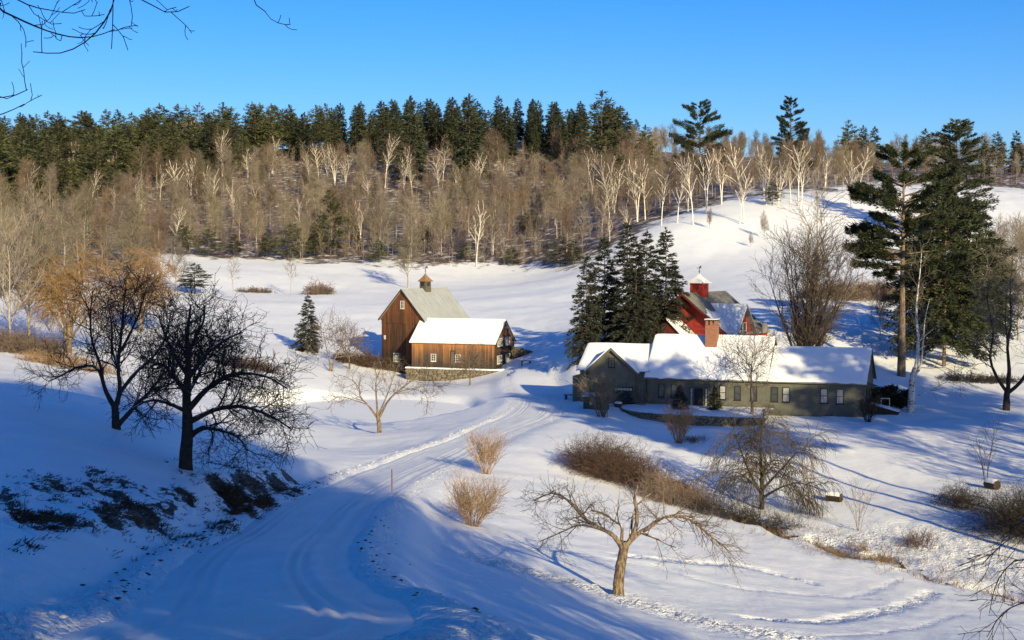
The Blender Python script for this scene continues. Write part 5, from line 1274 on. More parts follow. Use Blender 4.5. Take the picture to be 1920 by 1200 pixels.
p = pt(1742, 680, 200); copy_tree(r2, (p[0], 200, H(p[0], 200)), 2, .92, 'hemlock standing in shade behind the old pine')
p = pt(1845, 680, 205); copy_tree(r1, (p[0], 205, H(p[0], 205)), 4, .72, 'shorter hemlock at the right fringe of the evergreen grove')
p = pt(1790, 560, 335); bp1 = conifer_obj('pine_tree', 'very tall broad pine rising behind the evergreen grove', (p[0], 335, H(p[0], 335)), conifer(34, 7.0, G(73), z0=.1, nwh=34, nb=9, droop=.12, rise=.2, bl=1.1, bw=.13, dens=20, prof=lambda t: np.interp(t, [0, .15, .5, .8, 1], [.8, 1, .8, .5, .12]), jit=.55, gaps=.1, plume=.2), M['bark_conifer'], M['needle_dark'])
_h = pt(1790, 224, 335)[2] - bp1.location.z; bp1.scale = (_h / 34 * 1.15, _h / 34 * 1.15, _h / 34)
# lone pines on the skyline of the snowy hill
lp1 = big_pine(20, 6.4, 74, .15, 24, .04, dens=70); lp2 = big_pine(24, 5.0, 75, .12, 30, .06, dens=70)
for c, px, top, base, dd, lab in ((lp1, 1312, 190, 330, 440, 'broad lone pine on the skyline above the birches'), (lp2, 1482, 180, 330, 450, 'tall narrow lone pine on the skyline of the snowy hill')):
    p = pt(px, base, dd); z = H(p[0], dd); hh = pt(px, top, dd)[2] - z
    o = conifer_obj('pine_tree', lab, (p[0], dd, z), c, M['bark_conifer'], M['needle_dark']); s_ = hh / (20 if c is lp1 else 24); o.scale = (s_ * .9, s_ * .9, s_)
# dark yew hedge at the right end of the house
yew = conifer(1.9, .9, G(76), z0=.02, nwh=12, nb=8, droop=.0, rise=.7, bl=.28, bw=.05, dens=60, prof=lambda t: (1 - t) ** .5, vj=.6)
yr = None
for i, (px, py) in enumerate(((1642, 768), (1652, 770), (1663, 770), (1674, 770), (1685, 772), (1695, 770), (1668, 764))):
    v = ground(px, py - 4)
    lab = 'dark evergreen yew bush in the clump right of the farmhouse'
    if yr is None: yr = conifer_obj('yew_bush', lab, v, yew, M['bark_conifer'], M['needle_dark'], 'yew bushes by the farmhouse'); yr['category'] = 'shrub'
    else: copy_tree(yr, v, i, 0.8 + .1 * (i % 4), lab)

# ------------------------------------------------------------------ forest on the hill
def proto_pine(i):
    return conifer(19, (4.6, 3.9, 5.2, 4.2)[i], G(80 + i), z0=(.14, .22, .1, .18)[i], nwh=(20, 24, 17, 22)[i], nb=7, droop=.16, rise=.12, bl=1.15, bw=.13, dens=8.5, prof=lambda t: np.interp(t, [0, .12, .45, .75, .92, 1], [.6, 1, .82, .5, .2, .04]), jit=.5, gaps=.1, plume=.08, vj=.3)
def proto_fir(i):
    return conifer(19, 3.6, G(90 + i), z0=.08, nwh=26, nb=8, droop=.3, rise=.1, bl=1.1, bw=.15, dens=9, prof=lambda t: (1 - t) ** .75 + .03, jit=.3, plume=.05)
PINE = []; FIR = []
far = (0, 1200, 20)
PINE_L = 'olive-green pine in the conifer wood on the hill'; FIR_L = 'dark pointed fir in the conifer wood on the hill'
for i in range(4): PINE.append(('pine_tree', proto_pine(i), M['needle_pine'], PINE_L, 'pines of the hill wood'))
for i in range(3): FIR.append(('fir_tree', proto_fir(i), M['needle_dark'], FIR_L, 'firs of the hill wood'))
MADE = {}
def put(kind, i, x, y, h, label=None, rz=None, wid=1.0, z=None):
    name, c, mat, lab, grp = kind[i]
    z = H(x, y) if z is None else z
    if (name, i) not in MADE:
        o = conifer_obj(name, label or lab, (x, y, z), c, M['bark_conifer'], mat, grp); MADE[(name, i)] = o
    else:
        o = copy_tree(MADE[(name, i)], (x, y, z), 0, 1, label or lab, group=grp)
    s = h / 19.0; o.scale = (s * wid, s * wid, s); o.rotation_euler = (0, 0, rng.uniform(0, 6.28) if rz is None else rz)
    return o
def bare_mesh(seed, kind):
    g = G(seed)
    if kind == 'birch':
        n = 1 + seed % 3; polys = []
        for i in range(n):
            az = g.uniform(0, 6.28); e = np.array([math.cos(az), math.sin(az), 0]) * g.uniform(.5, 1.8) * (i > 0 or 1); hh = 13 * g.uniform(.75, 1)
            polys.append([(0, 0, -.4), e * .25 + (0, 0, hh * .35), e * .7 + (0, 0, hh * .65), e + g.normal(0, .3, 3) * (1, 1, 0) + (0, 0, hh * .95)])
        tr = limbs(polys, .15, .045, 10)
        s1 = grow(tr, (20, 12, 8)[n - 1], .42, 1, (20, 45), 3.2, 6, .12, (0, 0, .08), .5, .065, g, prop=False)
        s2 = grow(s1, 6, .2, 1, (20, 50), 1.6, 4, .14, (0, 0, .06), .6, .022, g)
        s3 = grow(s2, 4, .2, 1, (20, 50), .8, 3, .14, (0, 0, .0), .7, .016, g)
        return tubes([(tr[0], tr[1], 5), (s1[0], s1[1], 3)]), tubes([(s2[0], s2[1], 3), (s3[0], s3[1], 3)])
    h = 13.0; wide = kind == 'maple'
    tr = limbs([[(0, 0, -.4), g.normal(0, .1, 3) * (1, 1, 0) + (0, 0, 4), g.normal(0, .25, 3) * (1, 1, 0) + (0, 0, 9), g.normal(0, .3, 3) * (1, 1, 0) + (0, 0, 12.6)]], .18, .035, 10)
    s1 = grow(tr, 22 if wide else 20, .18 if wide else .3, 1, (25, 55) if wide else (20, 40), 4.6 if wide else 2.8, 6, .1, (0, 0, .1), .5, .035, g, lambda t: 1.1 - .7 * t, prop=False)
    s2 = grow(s1, 8, .2, 1, (20, 50), 1.7, 4, .13, (0, 0, .08), .6, .030, g)
    s3 = grow(s2, 8, .15, 1, (20, 50), 1.0, 3, .13, (0, 0, .05), .7, .020, g)
    return tubes([(tr[0], tr[1], 5), (s1[0], s1[1], 3)]), tubes([(s2[0], s2[1], 3), (s3[0], s3[1], 3)])
BM = {}
for k, n in (('birch', 4), ('maple', 4), ('pole', 4)):
    for i in range(n):
        (v1, q1), (v2, q2) = bare_mesh(100 + i + 10 * len(k), k)
        for var, mt, mc in ((('a', M['birch'], M['twig_brown']),) if k == 'birch' else (('a', M['bark_grey'], M['twig_brown']), ('b', M['bark_grey'], M['twig_olive']), ('c', M['bark_grey'], M['twig_grey']))):
            BM[(k, i, var)] = (mesh_np('trunk', v1, q1, None, mt), mesh_np('crown', v2, q2, None, mc))
def bare(kind, i, var, x, y, h, label, group, wid=1.0, name='bare_tree', z=None):
    root = thing(name, label, 'tree', (x, y, H(x, y) if z is None else z), rng.uniform(0, 6.28), group)
    a, b = BM[(kind, i, var)]; link('trunk', a, root); link('crown', b, root)
    s = h / 13.0; root.scale = (s * wid, s * wid, s); return root

# birches one can pick out
BIRCH = [(172,350,280),(210,345,277),(228,352,275),(300,374,312),(335,407,312),(357,312,232),(465,342,283),(510,326,260),(598,342,278),(614,342,278),(628,348,280),(245,455,408),
 (722,352,262),(690,392,337),(757,358,277),(773,364,300),(830,352,283),(861,385,320),(893,493,380),(1037,408,337),(1143,410,307),(1152,398,305),(1195,414,300),(1210,410,305),
 (1300,423,306),(1325,398,292),(1353,381,281),(1387,421,317),(1396,421,285),(1437,382,299),(1460,384,302),(1483,377,292),(1497,386,281),(1504,377,285),(1548,352,285),(1595,391,288),(1610,370,285),(1290,395,300),(1433,372,274),(1270,420,318),(1240,425,330)]
_g = G(205)
for _ in range(44):
    _x = _g.uniform(30, 1220); _b = _g.uniform(330, 478) if _x > 300 else _g.uniform(340, 440); BIRCH.append((_x, _b, _b - _g.uniform(45, 85)))
for i, (px, by, ty) in enumerate(BIRCH):
    v = hit(px, by, 250, 700); hh = (by - ty) * v[1] / FPX
    right = px > 1230
    lab = 'white birch on the brow of the snowy right hill' if right else 'white birch standing out in the brown wood on the hill'
    if px == 893: lab = 'leaning white birch at the foot of the hill wood above the barn'
    bare('birch', i % 4, 'a', v[0], v[1], hh * 1.03, lab, None if px == 893 else ('birches of the right hill' if right else 'birches of the hill wood'), wid=1.05, name='birch_tree')
# conifers: upper band of the hill
def conif_line(px): return np.interp(px, [-100, 0, 130, 300, 450, 560, 700, 900, 1100, 1180, 1230, 1240], [410, 400, 385, 345, 325, 312, 306, 306, 300, 288, 280, 0])
g = G(200); n_c = 0; pts = []
for _ in range(9000):
    y = g.uniform(380, 690); x = g.uniform(-.40, .13) * y
    if len(pts) >= 297: break
    z = base_h(x, y)[0]; px, py, _z = project(x, y, z)
    if not (-60 < px < 1225): continue
    if py > conif_line(px) : continue
    if py < conif_line(px) - 125: continue
    mind = 5.6
    if any((x - a) ** 2 + (y - b_) ** 2 < mind ** 2 for a, b_ in pts): continue
    pts.append((x, y))
    fir = px > 640 + g.normal(0, 60) or g.uniform() < .15
    top_t = np.interp(px, [0, 150, 250, 400, 600, 700, 800, 950, 1020, 1120, 1225], [222, 205, 198, 196, 200, 195, 188, 185, 195, 195, 215])
    hh = g.uniform(13, 22)
    top = project(x, y, z + hh)[1]
    if top < top_t: hh = max(10, hh - (top_t - top) * y / FPX + g.uniform(0, 1.5))
    put(FIR if fir else PINE, int(g.integers(0, 3 if fir else 4)), x, y, hh, wid=g.uniform(.9, 1.25) if not fir else g.uniform(.95, 1.2))
# a few taller ones breaking the skyline, and dark bushes of evergreens at the wood's edge
for px, top, dd, fir, lab in ((880, 178, 560, 1, 'pointed dark fir highest on the middle skyline'), (770, 182, 560, 1, 'dark fir with narrow spire left of the middle skyline'), (1128, 172, 540, 0, 'twin-topped tall pine right of the middle skyline'), (1590, 226, 560, 0, 'dark pine clump tree on the right skyline, left one'),
                              (1618, 236, 570, 1, 'dark fir in the right skyline clump, middle one'), (1640, 238, 575, 1, 'dark fir in the right skyline clump, right one'), (1735, 242, 540, 0, 'dark pine left of the tall broad pine on the skyline'), (1845, 262, 520, 1, 'dark fir right of the tall broad pine on the skyline'), (1870, 248, 520, 0, 'dark pine near the right end of the skyline'), (1905, 246, 530, 1, 'dark fir at the right end of the skyline'), (1210, 235, 560, 0, 'small dark pine at the right end of the conifer wood')):
    p = pt(px, 300, dd); z = H(p[0], dd); put(FIR if fir else PINE, px % 3, p[0], dd, max(9, pt(px, top, dd)[2] - z), lab)
for k, (px, py, ty) in enumerate(((620, 478, 362), (345, 480, 425), (392, 480, 430), (500, 482, 436), (130, 430, 365), (250, 460, 395), (545, 486, 420), (590, 482, 430), (710, 492, 450), (795, 470, 425), (1050, 500, 445), (1075, 498, 455), (1028, 330, 292), (985, 440, 400), (1000, 430, 395), (1448, 384, 342), (60, 470, 400), (180, 470, 420), (300, 460, 410), (440, 478, 440), (700, 430, 395), (840, 420, 385), (930, 400, 372), (480, 400, 360), (380, 380, 340), (660, 460, 420), (760, 480, 440), (870, 488, 455), (960, 495, 462), (220, 400, 350))):
    v = hit(px, py, 250, 700); lab = 'low bushy young pine at the foot of the hill wood'
    put(PINE, k % 4, v[0], v[1], (py - ty) * v[1] / FPX * 1.05, lab, wid=1.6 if px != 620 else .9)['group'] = 'young pines at the wood edge'
# bare trees of the wood
g = G(210); cnt = 0; bpts = []
def edge_line(px): return np.interp(px, [-60, 0, 250, 300, 560, 750, 900, 1060, 1130, 1200, 1260, 1400, 1640, 1980], [500, 490, 482, 478, 488, 497, 502, 503, 470, 430, 400, 366, 346, 352])
def forest_point(g, lo=-60, hi=1980):
    while True:
        y = g.uniform(330, 720); x = g.uniform(-.37, .37) * y
        z = base_h(x, y)[0]; px, py, _z = project(x, y, z)
        if lo < px < hi and py < edge_line(px) - 1: return x, y, z, px, py
while cnt < 300:
    x, y, z, px, py = forest_point(g)
    if px < 1230 and py < conif_line(px) + 4: continue
    if px > 1230 and (y < 400): continue
    if any((x - a) ** 2 + (y - b_) ** 2 < 16 for a, b_ in bpts): continue
    bpts.append((x, y)); cnt += 1
    near_edge = edge_line(px) - py < 30 and px < 1230
    kind = 'maple' if (near_edge or g.uniform() < .35) else 'pole'; var = 'abc'[int(g.choice(3, p=[.45, .25, .3]))]
    if near_edge: var = 'bc'[int(g.integers(0, 2))]
    hh = g.uniform(8, 14) if px < 1230 else g.uniform(8, 12)
    if near_edge: hh = g.uniform(9, 14.5)
    lab = ('bare spreading tree at the foot of the hill wood' if near_edge else 'bare brownish tree in the hill wood') if px < 1230 else 'bare brown tree of the wood behind the snowy hill'
    bare(kind, int(g.integers(0, 4)), var, x, y, hh, lab, {'b': 'bare trees of the hill wood', 'r': 'bare trees behind the right hill'}['b' if px < 1230 else 'r'] if not near_edge else 'bare trees at the wood edge', wid=g.uniform(.9, 1.2), z=H(x, y))
# everything thinner between them: saplings as one mass
def sapling_mass(n, seed, mat, name, label, region, hr=(3, 9)):
    g = G(seed); protos = []
    for i in range(5):
        gg = G(seed + i + 1); tr = limbs([[(0, 0, -.05), gg.normal(0, .02, 3) * (1, 1, 0) + (0, 0, .5), gg.normal(0, .04, 3) * (1, 1, 0) + (0, 0, 1)]], .008, .002, 4)
        s1 = grow(tr, 13, .15, 1, (18, 45), .30, 4, .1, (0, 0, .1), .6, .0030, gg, lambda t: 1.1 - .6 * t, prop=False)
        s2 = grow(s1, 5, .2, 1, (20, 45), .15, 3, .1, (0, 0, .1), .6, .0023, gg)
        protos.append(tubes([(tr[0], tr[1], 3), (s1[0], s1[1], 2), (s2[0], s2[1], 2)]))
    X = np.array([region(g) for _ in range(n)]); Z = height(X[:, 0], X[:, 1])[0]; VV, QQ, off = [], [], 0
    for i in range(n):
        v, q = protos[i % 5]; a = g.uniform(0, 6.28); h = g.uniform(*hr); c, s = math.cos(a), math.sin(a)
        w = np.column_stack([v[:, 0] * c - v[:, 1] * s, v[:, 0] * s + v[:, 1] * c, v[:, 2]]) * np.array([h * 1.2, h * 1.2, h]) + np.array([X[i, 0], X[i, 1], Z[i]])
        VV.append(w); QQ.append(q + off); off += len(v)
    tag(link(name, mesh_np(name, np.vstack(VV), np.vstack(QQ), None, mat)), label, 'undergrowth', kind='stuff')
def reg(lo, hi, pmin=0):
    def f(g):
        while True:
            x, y, z, px, py = forest_point(g, lo, hi)
            if px < 1230 and py < conif_line(px) - 12: continue
            return x, y
    return f
sapling_mass(1300, 300, M['twig_brown'], 'undergrowth', 'brown sapling undergrowth filling the hill wood', reg(-60, 1240))
sapling_mass(900, 310, M['twig_olive'], 'undergrowth', 'olive-grey sapling undergrowth among the bare trees', reg(-60, 1240))
sapling_mass(800, 320, M['twig_brown'], 'undergrowth', 'brown undergrowth of the wood behind the snowy hill', reg(1150, 1980), (4, 9))

# ---- left middle ground
def lone(px, py, h, kind, i, var, lab, wid=1.0, name='bare_tree', group=None, z=None):
    v = hit(px, py); return bare(kind, i, var, v[0], v[1], h, lab, group, wid, name)
lone(765, 540, 13, 'maple', 1, 'b', 'tall bare tree just behind the barn cupola', 1.1)
auto_tree('sapling', 'thin bare sapling on the field, right of the pair', 545, 552, 7.5, 900, M['bark_grey'], M['twig_grey'], n1=10, a1=(20, 40), l1=.3, l2=.14, l3=.08, n2=4, n3=3, tr=.009, rmin=.025)
auto_tree('sapling', 'thin bare sapling on the field, left of the pair', 437, 558, 8.0, 901, M['bark_grey'], M['twig_grey'], n1=10, a1=(20, 40), l1=.3, l2=.14, l3=.08, n2=4, n3=3, tr=.009, rmin=.025)
lone(55, 645, 16, 'maple', 2, 'c', 'tall pale bare tree at the left edge', .9); lone(20, 650, 14, 'maple', 0, 'c', 'bare tree leaning out of the picture at the left edge', 1.0)
lone(95, 620, 13, 'maple', 3, 'b', 'grey bare tree between the left edge and the willow', 1.0); lone(5, 560, 14, 'maple', 1, 'b', 'grey bare tree far back at the left edge', 1.1); lone(150, 560, 13, 'maple', 0, 'b', 'olive bare tree behind the orange willow', 1.2)
lone(245, 560, 14, 'maple', 2, 'b', 'olive bare tree behind the second willow', 1.1); lone(330, 545, 10, 'maple', 3, 'c', 'bare tree left of the rounded evergreen', 1.0)
for k, (px, py) in enumerate(((60, 520), (120, 500), (190, 505), (30, 480), (230, 500), (280, 500), (90, 560), (200, 540), (300, 520), (160, 470))): lone(px, py, 9 + (k * 37 % 50) / 10, 'maple' if k % 2 else 'pole', k % 4, 'bca'[k % 3], 'grey bare tree in the copse at the left', 1.2, group='copse trees at the left')
def willow(name, label, px, py, h, seed):
    g = G(seed); b = ground(px, py); polys = []
    for i in range(7):
        a = g.uniform(0, 6.28); e = np.array([math.cos(a), math.sin(a), 0]) * h * g.uniform(.15, .42); hh = h * g.uniform(.6, .95)
        polys.append([(0, 0, h * .1), e * .3 + (0, 0, hh * .45), e * .75 + (0, 0, hh * .8), e + (0, 0, hh)])
    tr = limbs([[(0, 0, -.4), (.1, 0, h * .1), (.1, .1, h * .25), (0, 0, h * .4)]], h * .04, h * .02, 8); lim = limbs(polys, h * .018, h * .004, 10)
    s1 = grow(lim, 12, .3, 1, (25, 60), h * .24, 6, .12, (0, 0, .02), .5, .035, g); s2 = grow(s1, 9, .2, 1, (20, 60), h * .2, 6, .1, (0, 0, -.05), .6, .024, g, tropg=-.06); s3 = grow(s2, 3, .1, 1, (15, 40), h * .12, 4, .08, (0, 0, -.25), .7, .018, g)
    tree_obj(name, label, 'tree', b, tr, [s1, s2, s3], M['bark_apple'], M['twig_willow'], limb=lim, sides=(7, 5, 3))
willow('willow_tree', 'orange-twigged willow at the left with pale forked trunk', 128, 660, 11.5, 400); willow('willow_tree', 'orange-twigged willow behind the two dark bank trees', 262, 620, 11, 401)
v = hit(365, 548); put(PINE, 1, v[0], v[1], 6.2, 'rounded yellow-green evergreen on the field edge at the left', wid=2.1)['group'] = 'lone evergreens'
for px, py, hh, lab in ((1330, 430, 4, 'small bare sapling low on the snowy hill, left one'), (1433, 445, 5, 'small bare sapling low on the snowy hill, middle one'), (1408, 462, 2.6, 'tiny bare bush low on the snowy hill'), (1650, 640, 7, 'slender bare sapling beside the old pine trunk')): lone(px, py, hh, 'maple', 2, 'a', lab, .8)
for k, (px, py, hh) in enumerate(((1880, 620, 11), (1910, 640, 12), (1865, 560, 10), (1900, 560, 12), (1930, 600, 12), (1870, 500, 9), (1915, 500, 9))): lone(px, py, hh, 'maple', k % 4, 'ab'[k % 2], 'bare brown tree in the copse at the right edge', 1.1, group='copse trees at the right edge')
# ---- trees outside the picture, to the right and behind, whose shade falls across the lane and yard
SHADE = 'trees right of and behind the viewpoint'
SPINE = conifer(30, 5.5, G(700), z0=.55, nwh=20, nb=8, droop=.1, rise=.15, bl=1.1, bw=.14, dens=14, prof=lambda t: np.interp(t, [0, .15, .5, .8, 1], [.7, 1, .85, .55, .12]), jit=.4, plume=.2)
def shade_pine(x, y, top, wid=0.85, i=0):
    z = H(x, y); put(PINE, i, x, y, top - z, 'tall pine standing outside the picture right of the viewpoint', wid=wid, z=z)['group'] = SHADE
SP0 = None
def shade_high(x, y, top):
    global SP0
    z = H(x, y); lab = 'tall clear-trunked pine standing outside the picture on the right'
    if SP0 is None: SP0 = conifer_obj('pine_tree', lab, (x, y, z), SPINE, M['bark_conifer'], M['needle_big'], SHADE); o = SP0
    else: o = copy_tree(SP0, (x, y, z), x, 1, lab)
    s = (top - z) / 30; o.scale = (1, 1, s)
def shade_bare(x, y, h, i=0): bare('maple', i, 'a', x, y, h, 'tall bare tree standing outside the picture on the right', SHADE + ', bare')
for k, (x, y, top) in enumerate(((9, 3, 31), (11, -12, 33), (2, -16, 34), (4, -25, 36), (-6, -24, 34), (9, -21, 34), (7, -9, 30))): shade_pine(x, y, top, (.65, .55, .7)[k % 3], k % 4)
for k, (x, y, h) in enumerate(((14, -4, 32), (-2, -9, 30), (15, 4, 33), (14, -24, 36), (6, -6, 32), (18, -11, 34), (19, -1, 32), (21, 4, 28), (23, -8, 30), (26, -16, 32), (24, -24, 36), (17, -18, 34))): shade_bare(x, y, h, k % 4)
for x, y, top in ((38.0, 82.2, 13.7), (41.2, 83.5, 13.7), (44.2, 85, 13.0), (60, 92, 15), (67, 97, 14), (66, 118, 10)): shade_high(x, y, top)
for k, (x, y, h) in enumerate(((54, 90, 21), (60, 98, 22), (66, 104, 22), (72, 98, 24), (76, 110, 22))): shade_bare(x, y, h, k % 4)

# ------------------------------------------------------------------ small things
def grass_patch(name, label, P, h, mat, g, lean=(0, 0), n_bl=6, w=.02):
    n = len(P); idx = np.repeat(np.arange(n), n_bl); m = len(idx)
    p = P[idx] + np.column_stack([g.normal(0, .12, m), g.normal(0, .12, m), np.zeros(m)])
    d = unit(np.column_stack([g.normal(lean[0], .5, m), g.normal(lean[1], .5, m), g.uniform(.35, 1, m)]))
    V, Q = blades(p, d, h * g.uniform(.5, 1.2, m), w, g)
    tag(link(name, mesh_np(name, V, Q, None, mat, False)), label, 'grass', kind='stuff')
# matted grass and roots on the cut bank
g = G(500); c = []
while len(c) < 2600:
    px = g.uniform(0, 560) if g.uniform() < .45 else g.normal(430, 55); cy = np.interp(px, [0, 100, 300, 420, 520, 620], [975, 950, 940, 925, 908, 900]); hw_ = np.interp(px, [0, 100, 300, 420, 500, 560], [50, 55, 55, 42, 28, 10])
    py = g.normal(cy, hw_ * .55)
    v = hit(px, py, 20, 110)
    if fbm(v[0] * 0.9 + v[1] * 0.35, v[1] * 0.28, 4, 21) + (0.06 if 350 < px < 510 else -.03) > .5: c.append(v)
    elif g.uniform() < .02: c.append(v)
P = np.array(c); P[:, 2] = height(P[:, 0], P[:, 1])[0] - .02
grass_patch('bank_grass', 'dark matted grass showing through the snow on the road bank', P, .22, M['grass_dark'], g, (.9, -.5), 9, .014)
# dead grass along the brook
c = []
for _ in range(420):
    t = g.uniform(0, 1) ** .8; q = BR[int(t * (len(BR) - 1))]; c.append((q[0] + g.normal(0, 1.6), q[1] + g.normal(0, 1.6), 0))
P = np.array(c); P[:, 2] = height(P[:, 0], P[:, 1])[0] - .02
grass_patch('dry_grass', 'dry tan grass and weeds along the brook', P, .6, M['grass_dead'], g, (0, 0), 6, .012)
c = np.array([hit(*p) for p in [(1600 + 10 * g.normal() * 3, 1035 + 8 * g.normal()) for _ in range(40)] + [(1650 + g.normal() * 25, 1045 + g.normal() * 7) for _ in range(40)] + [(1300 + g.normal() * 14, 826 + g.normal() * 4) for _ in range(40)]])
c[:, 2] = height(c[:, 0], c[:, 1])[0]
grass_patch('tall_grass', 'tufts of tall reddish dry grass on the brook bank', c, .75, M['grass_dead'], g, (0, 0), 12, .010)
# clods of earth and snow thrown up beside the lane
def clods(name, label, P, size, mat, g):
    n = len(P); ico = np.array([(0, 0, 1), (.9, 0, .3), (.3, .85, .35), (-.75, .5, .3), (-.7, -.55, .35), (.3, -.85, .3), (0, 0, -.5)]); F = [(0, 1, 2), (0, 2, 3), (0, 3, 4), (0, 4, 5), (0, 5, 1), (6, 2, 1), (6, 3, 2), (6, 4, 3), (6, 5, 4), (6, 1, 5)]
    V = P[:, None] + ico[None] * g.uniform(.6, 1.3, (n, 7, 3)) * (size * g.uniform(.4, 1.4, n))[:, None, None] * np.array([1.3, 1, .6])
    T = np.array(F)[None] + (np.arange(n) * 7)[:, None, None]
    tag(link(name, mesh_np(name, V.reshape(-1, 3), None, T.reshape(-1, 3), mat, False)), label, 'clods', kind='stuff')
g = G(520); c = []
for _ in range(150):
    i = int(g.uniform(.36, .62) * NS); o = -(RW[i] + abs(g.normal(.25, .5))); c.append((RX[i] + RNX[i] * o, RY[i] + RNY[i] * o, 0))
for _ in range(50):
    i = int(g.uniform(.34, .5) * NS); o = RW[i] + abs(g.normal(.3, .6)); c.append((RX[i] + RNX[i] * o, RY[i] + RNY[i] * o, 0))
P = np.array(c); P[:, 2] = height(P[:, 0], P[:, 1])[0] + .01
clods('earth_clods', 'small dark clods of earth scattered along the lane edge', P, .06, M['grass_dark'], g)
c = []
for _ in range(420):
    i = int(g.uniform(.3, .84) * NS); sd = -1 if g.uniform() < .7 else 1; o = sd * (RW[i] + abs(g.normal(.35, .35))); c.append((RX[i] + RNX[i] * o, RY[i] + RNY[i] * o, 0))
P = np.array(c); P[:, 2] = height(P[:, 0], P[:, 1])[0] + .01
clods('snow_clods', 'lumps of ploughed snow along the lane edges', P, .055, M['roof_snow'], g)
# marker stake
b = ground(735, 937); st = thing('marker_stake', 'thin orange snow marker stake at the lane edge', 'stake', b)
m = MB(); m.lathe([(.03, -.3), (.03, 1.5), (.012, 1.56)], 8); m.build('post', M['pole'], st); m = MB(); m.lathe([(.034, 1.3), (.034, 1.42)], 8); m.build('reflector', M['twig_tan'], st)
# snow-capped logs
def log(label, px, py, ln, r, yaw):
    b = ground(px, py); o = thing('log', label, 'log', b, yaw); m = MB(); n = 14
    V = [(s * ln / 2, r * math.cos(2 * math.pi * i / n) * (1 + .05 * math.sin(3 * i)), r * .9 + r * math.sin(2 * math.pi * i / n)) for s in (-1, 1) for i in range(n)]
    m.add(V, [(i, (i + 1) % n, n + (i + 1) % n, n + i) for i in range(n)]); m.build('bark', M['bark_black'], o)
    for s in (-1, 1):
        m = MB(); m.add([(s * ln / 2 * 1.001, r * .97 * math.cos(2 * math.pi * i / n), r * .9 + r * .97 * math.sin(2 * math.pi * i / n)) for i in range(n)], [tuple(range(n))]); m.build('cut_face', M['log_end'], o)
    V = []; k = 9
    for s in np.linspace(-.52, .52, 7):
        for j in range(k):
            a = math.pi * (.14 + .72 * j / (k - 1)); rr_ = r * (1.04 + .28 * math.sin(math.pi * j / (k - 1)) * (1 - (abs(s) / .56) ** 6)); V.append((s * ln, rr_ * math.cos(a), r * .9 + rr_ * math.sin(a)))
    m = MB(); m.add(V, [(a * k + j, a * k + j + 1, (a + 1) * k + j + 1, (a + 1) * k + j) for a in range(6) for j in range(k - 1)]); m.build('snow_cap', M['roof_snow'], o, smooth=True)
log('thick snow-capped log lying on the sunlit slope', 1564, 940, 1.15, .34, -.7); log('snow-capped log end in shade near the right edge', 1860, 912, 1.2, .36, -1.2)
# green bin with paper notices, planter, benches
p = pt(1118, 757, 155); bn = thing('wooden_bin', 'dark green wooden bin with white notices before the garage', 'bin', (p[0], 155, H(p[0], 155)), R(-14))
m = MB(); m.box(-1.25, 1.25, -.7, .7, -.4, 1.25); m.build('body', M['green_box'], bn, bevel=.02)
m = MB(); m.hexa([(-1.4, -.85, 1.26), (1.4, -.85, 1.26), (1.4, .85, 1.5), (-1.4, .85, 1.5)], [(-1.4, -.85, 1.33), (1.4, -.85, 1.33), (1.4, .85, 1.57), (-1.4, .85, 1.57)]); lid = m.build('lid', M['green_box'], bn)
m = MB(); m.hexa([(-1.36, -.82, 1.335), (1.36, -.82, 1.335), (1.36, .82, 1.575), (-1.36, .82, 1.575)], [(-1.3, -.76, 1.42), (1.3, -.76, 1.42), (1.3, .78, 1.66), (-1.3, .78, 1.66)]); m.build('lid_snow', M['roof_snow'], lid)
for x, z, w_, h_ in ((-.55, .5, .62, .48), (-.5, 1.02, .26, .2)):
    m = MB(); m.box(x, x + w_, -.73, -.703, z, z + h_); m.build('notice', M['white_paint'], bn)
p = pt(1159, 762, 157.3); ur = thing('stone_planter', 'dark round stone planter capped with snow at the terrace end', 'planter', (p[0], 157.3, -16.75))
m = MB(); m.lathe([(.28, -.3), (.3, .1), (.48, .5), (.52, .62), (.42, .62)], 14); m.build('bowl', M['stone_dark'], ur, smooth=True); m = MB(); m.lathe([(.42, .6), (.44, .7), (.3, .8), (.05, .84)], 14); m.build('snow_cap', M['roof_snow'], ur, smooth=True)
def bench(label, px, py, dd, ln, yaw):
    p = pt(px, py, dd); o = thing('bench', label, 'bench', (p[0], dd, H(p[0], dd)), yaw)
    m = MB(); m.box(-ln / 2, ln / 2, -.3, .3, .45, .55); m.build('seat', M['wood_grey'], o)
    for s in (-1, 1): m = MB(); m.box(s * ln * .38 - .06, s * ln * .38 + .06, -.28, .28, -.3, .449); m.build('leg', M['wood_grey'], o)
    m = MB(); m.box(-ln / 2 + .02, ln / 2 - .02, -.28, .28, .552, .68); m.build('seat_snow', M['roof_snow'], o, bevel=.05)
bench('low wooden bench with snow beside the barn corner', 986, 690, 206, 1.5, -.2); bench('small dark bench in shade left of the garage', 1070, 730, 165, 1.4, -.3)
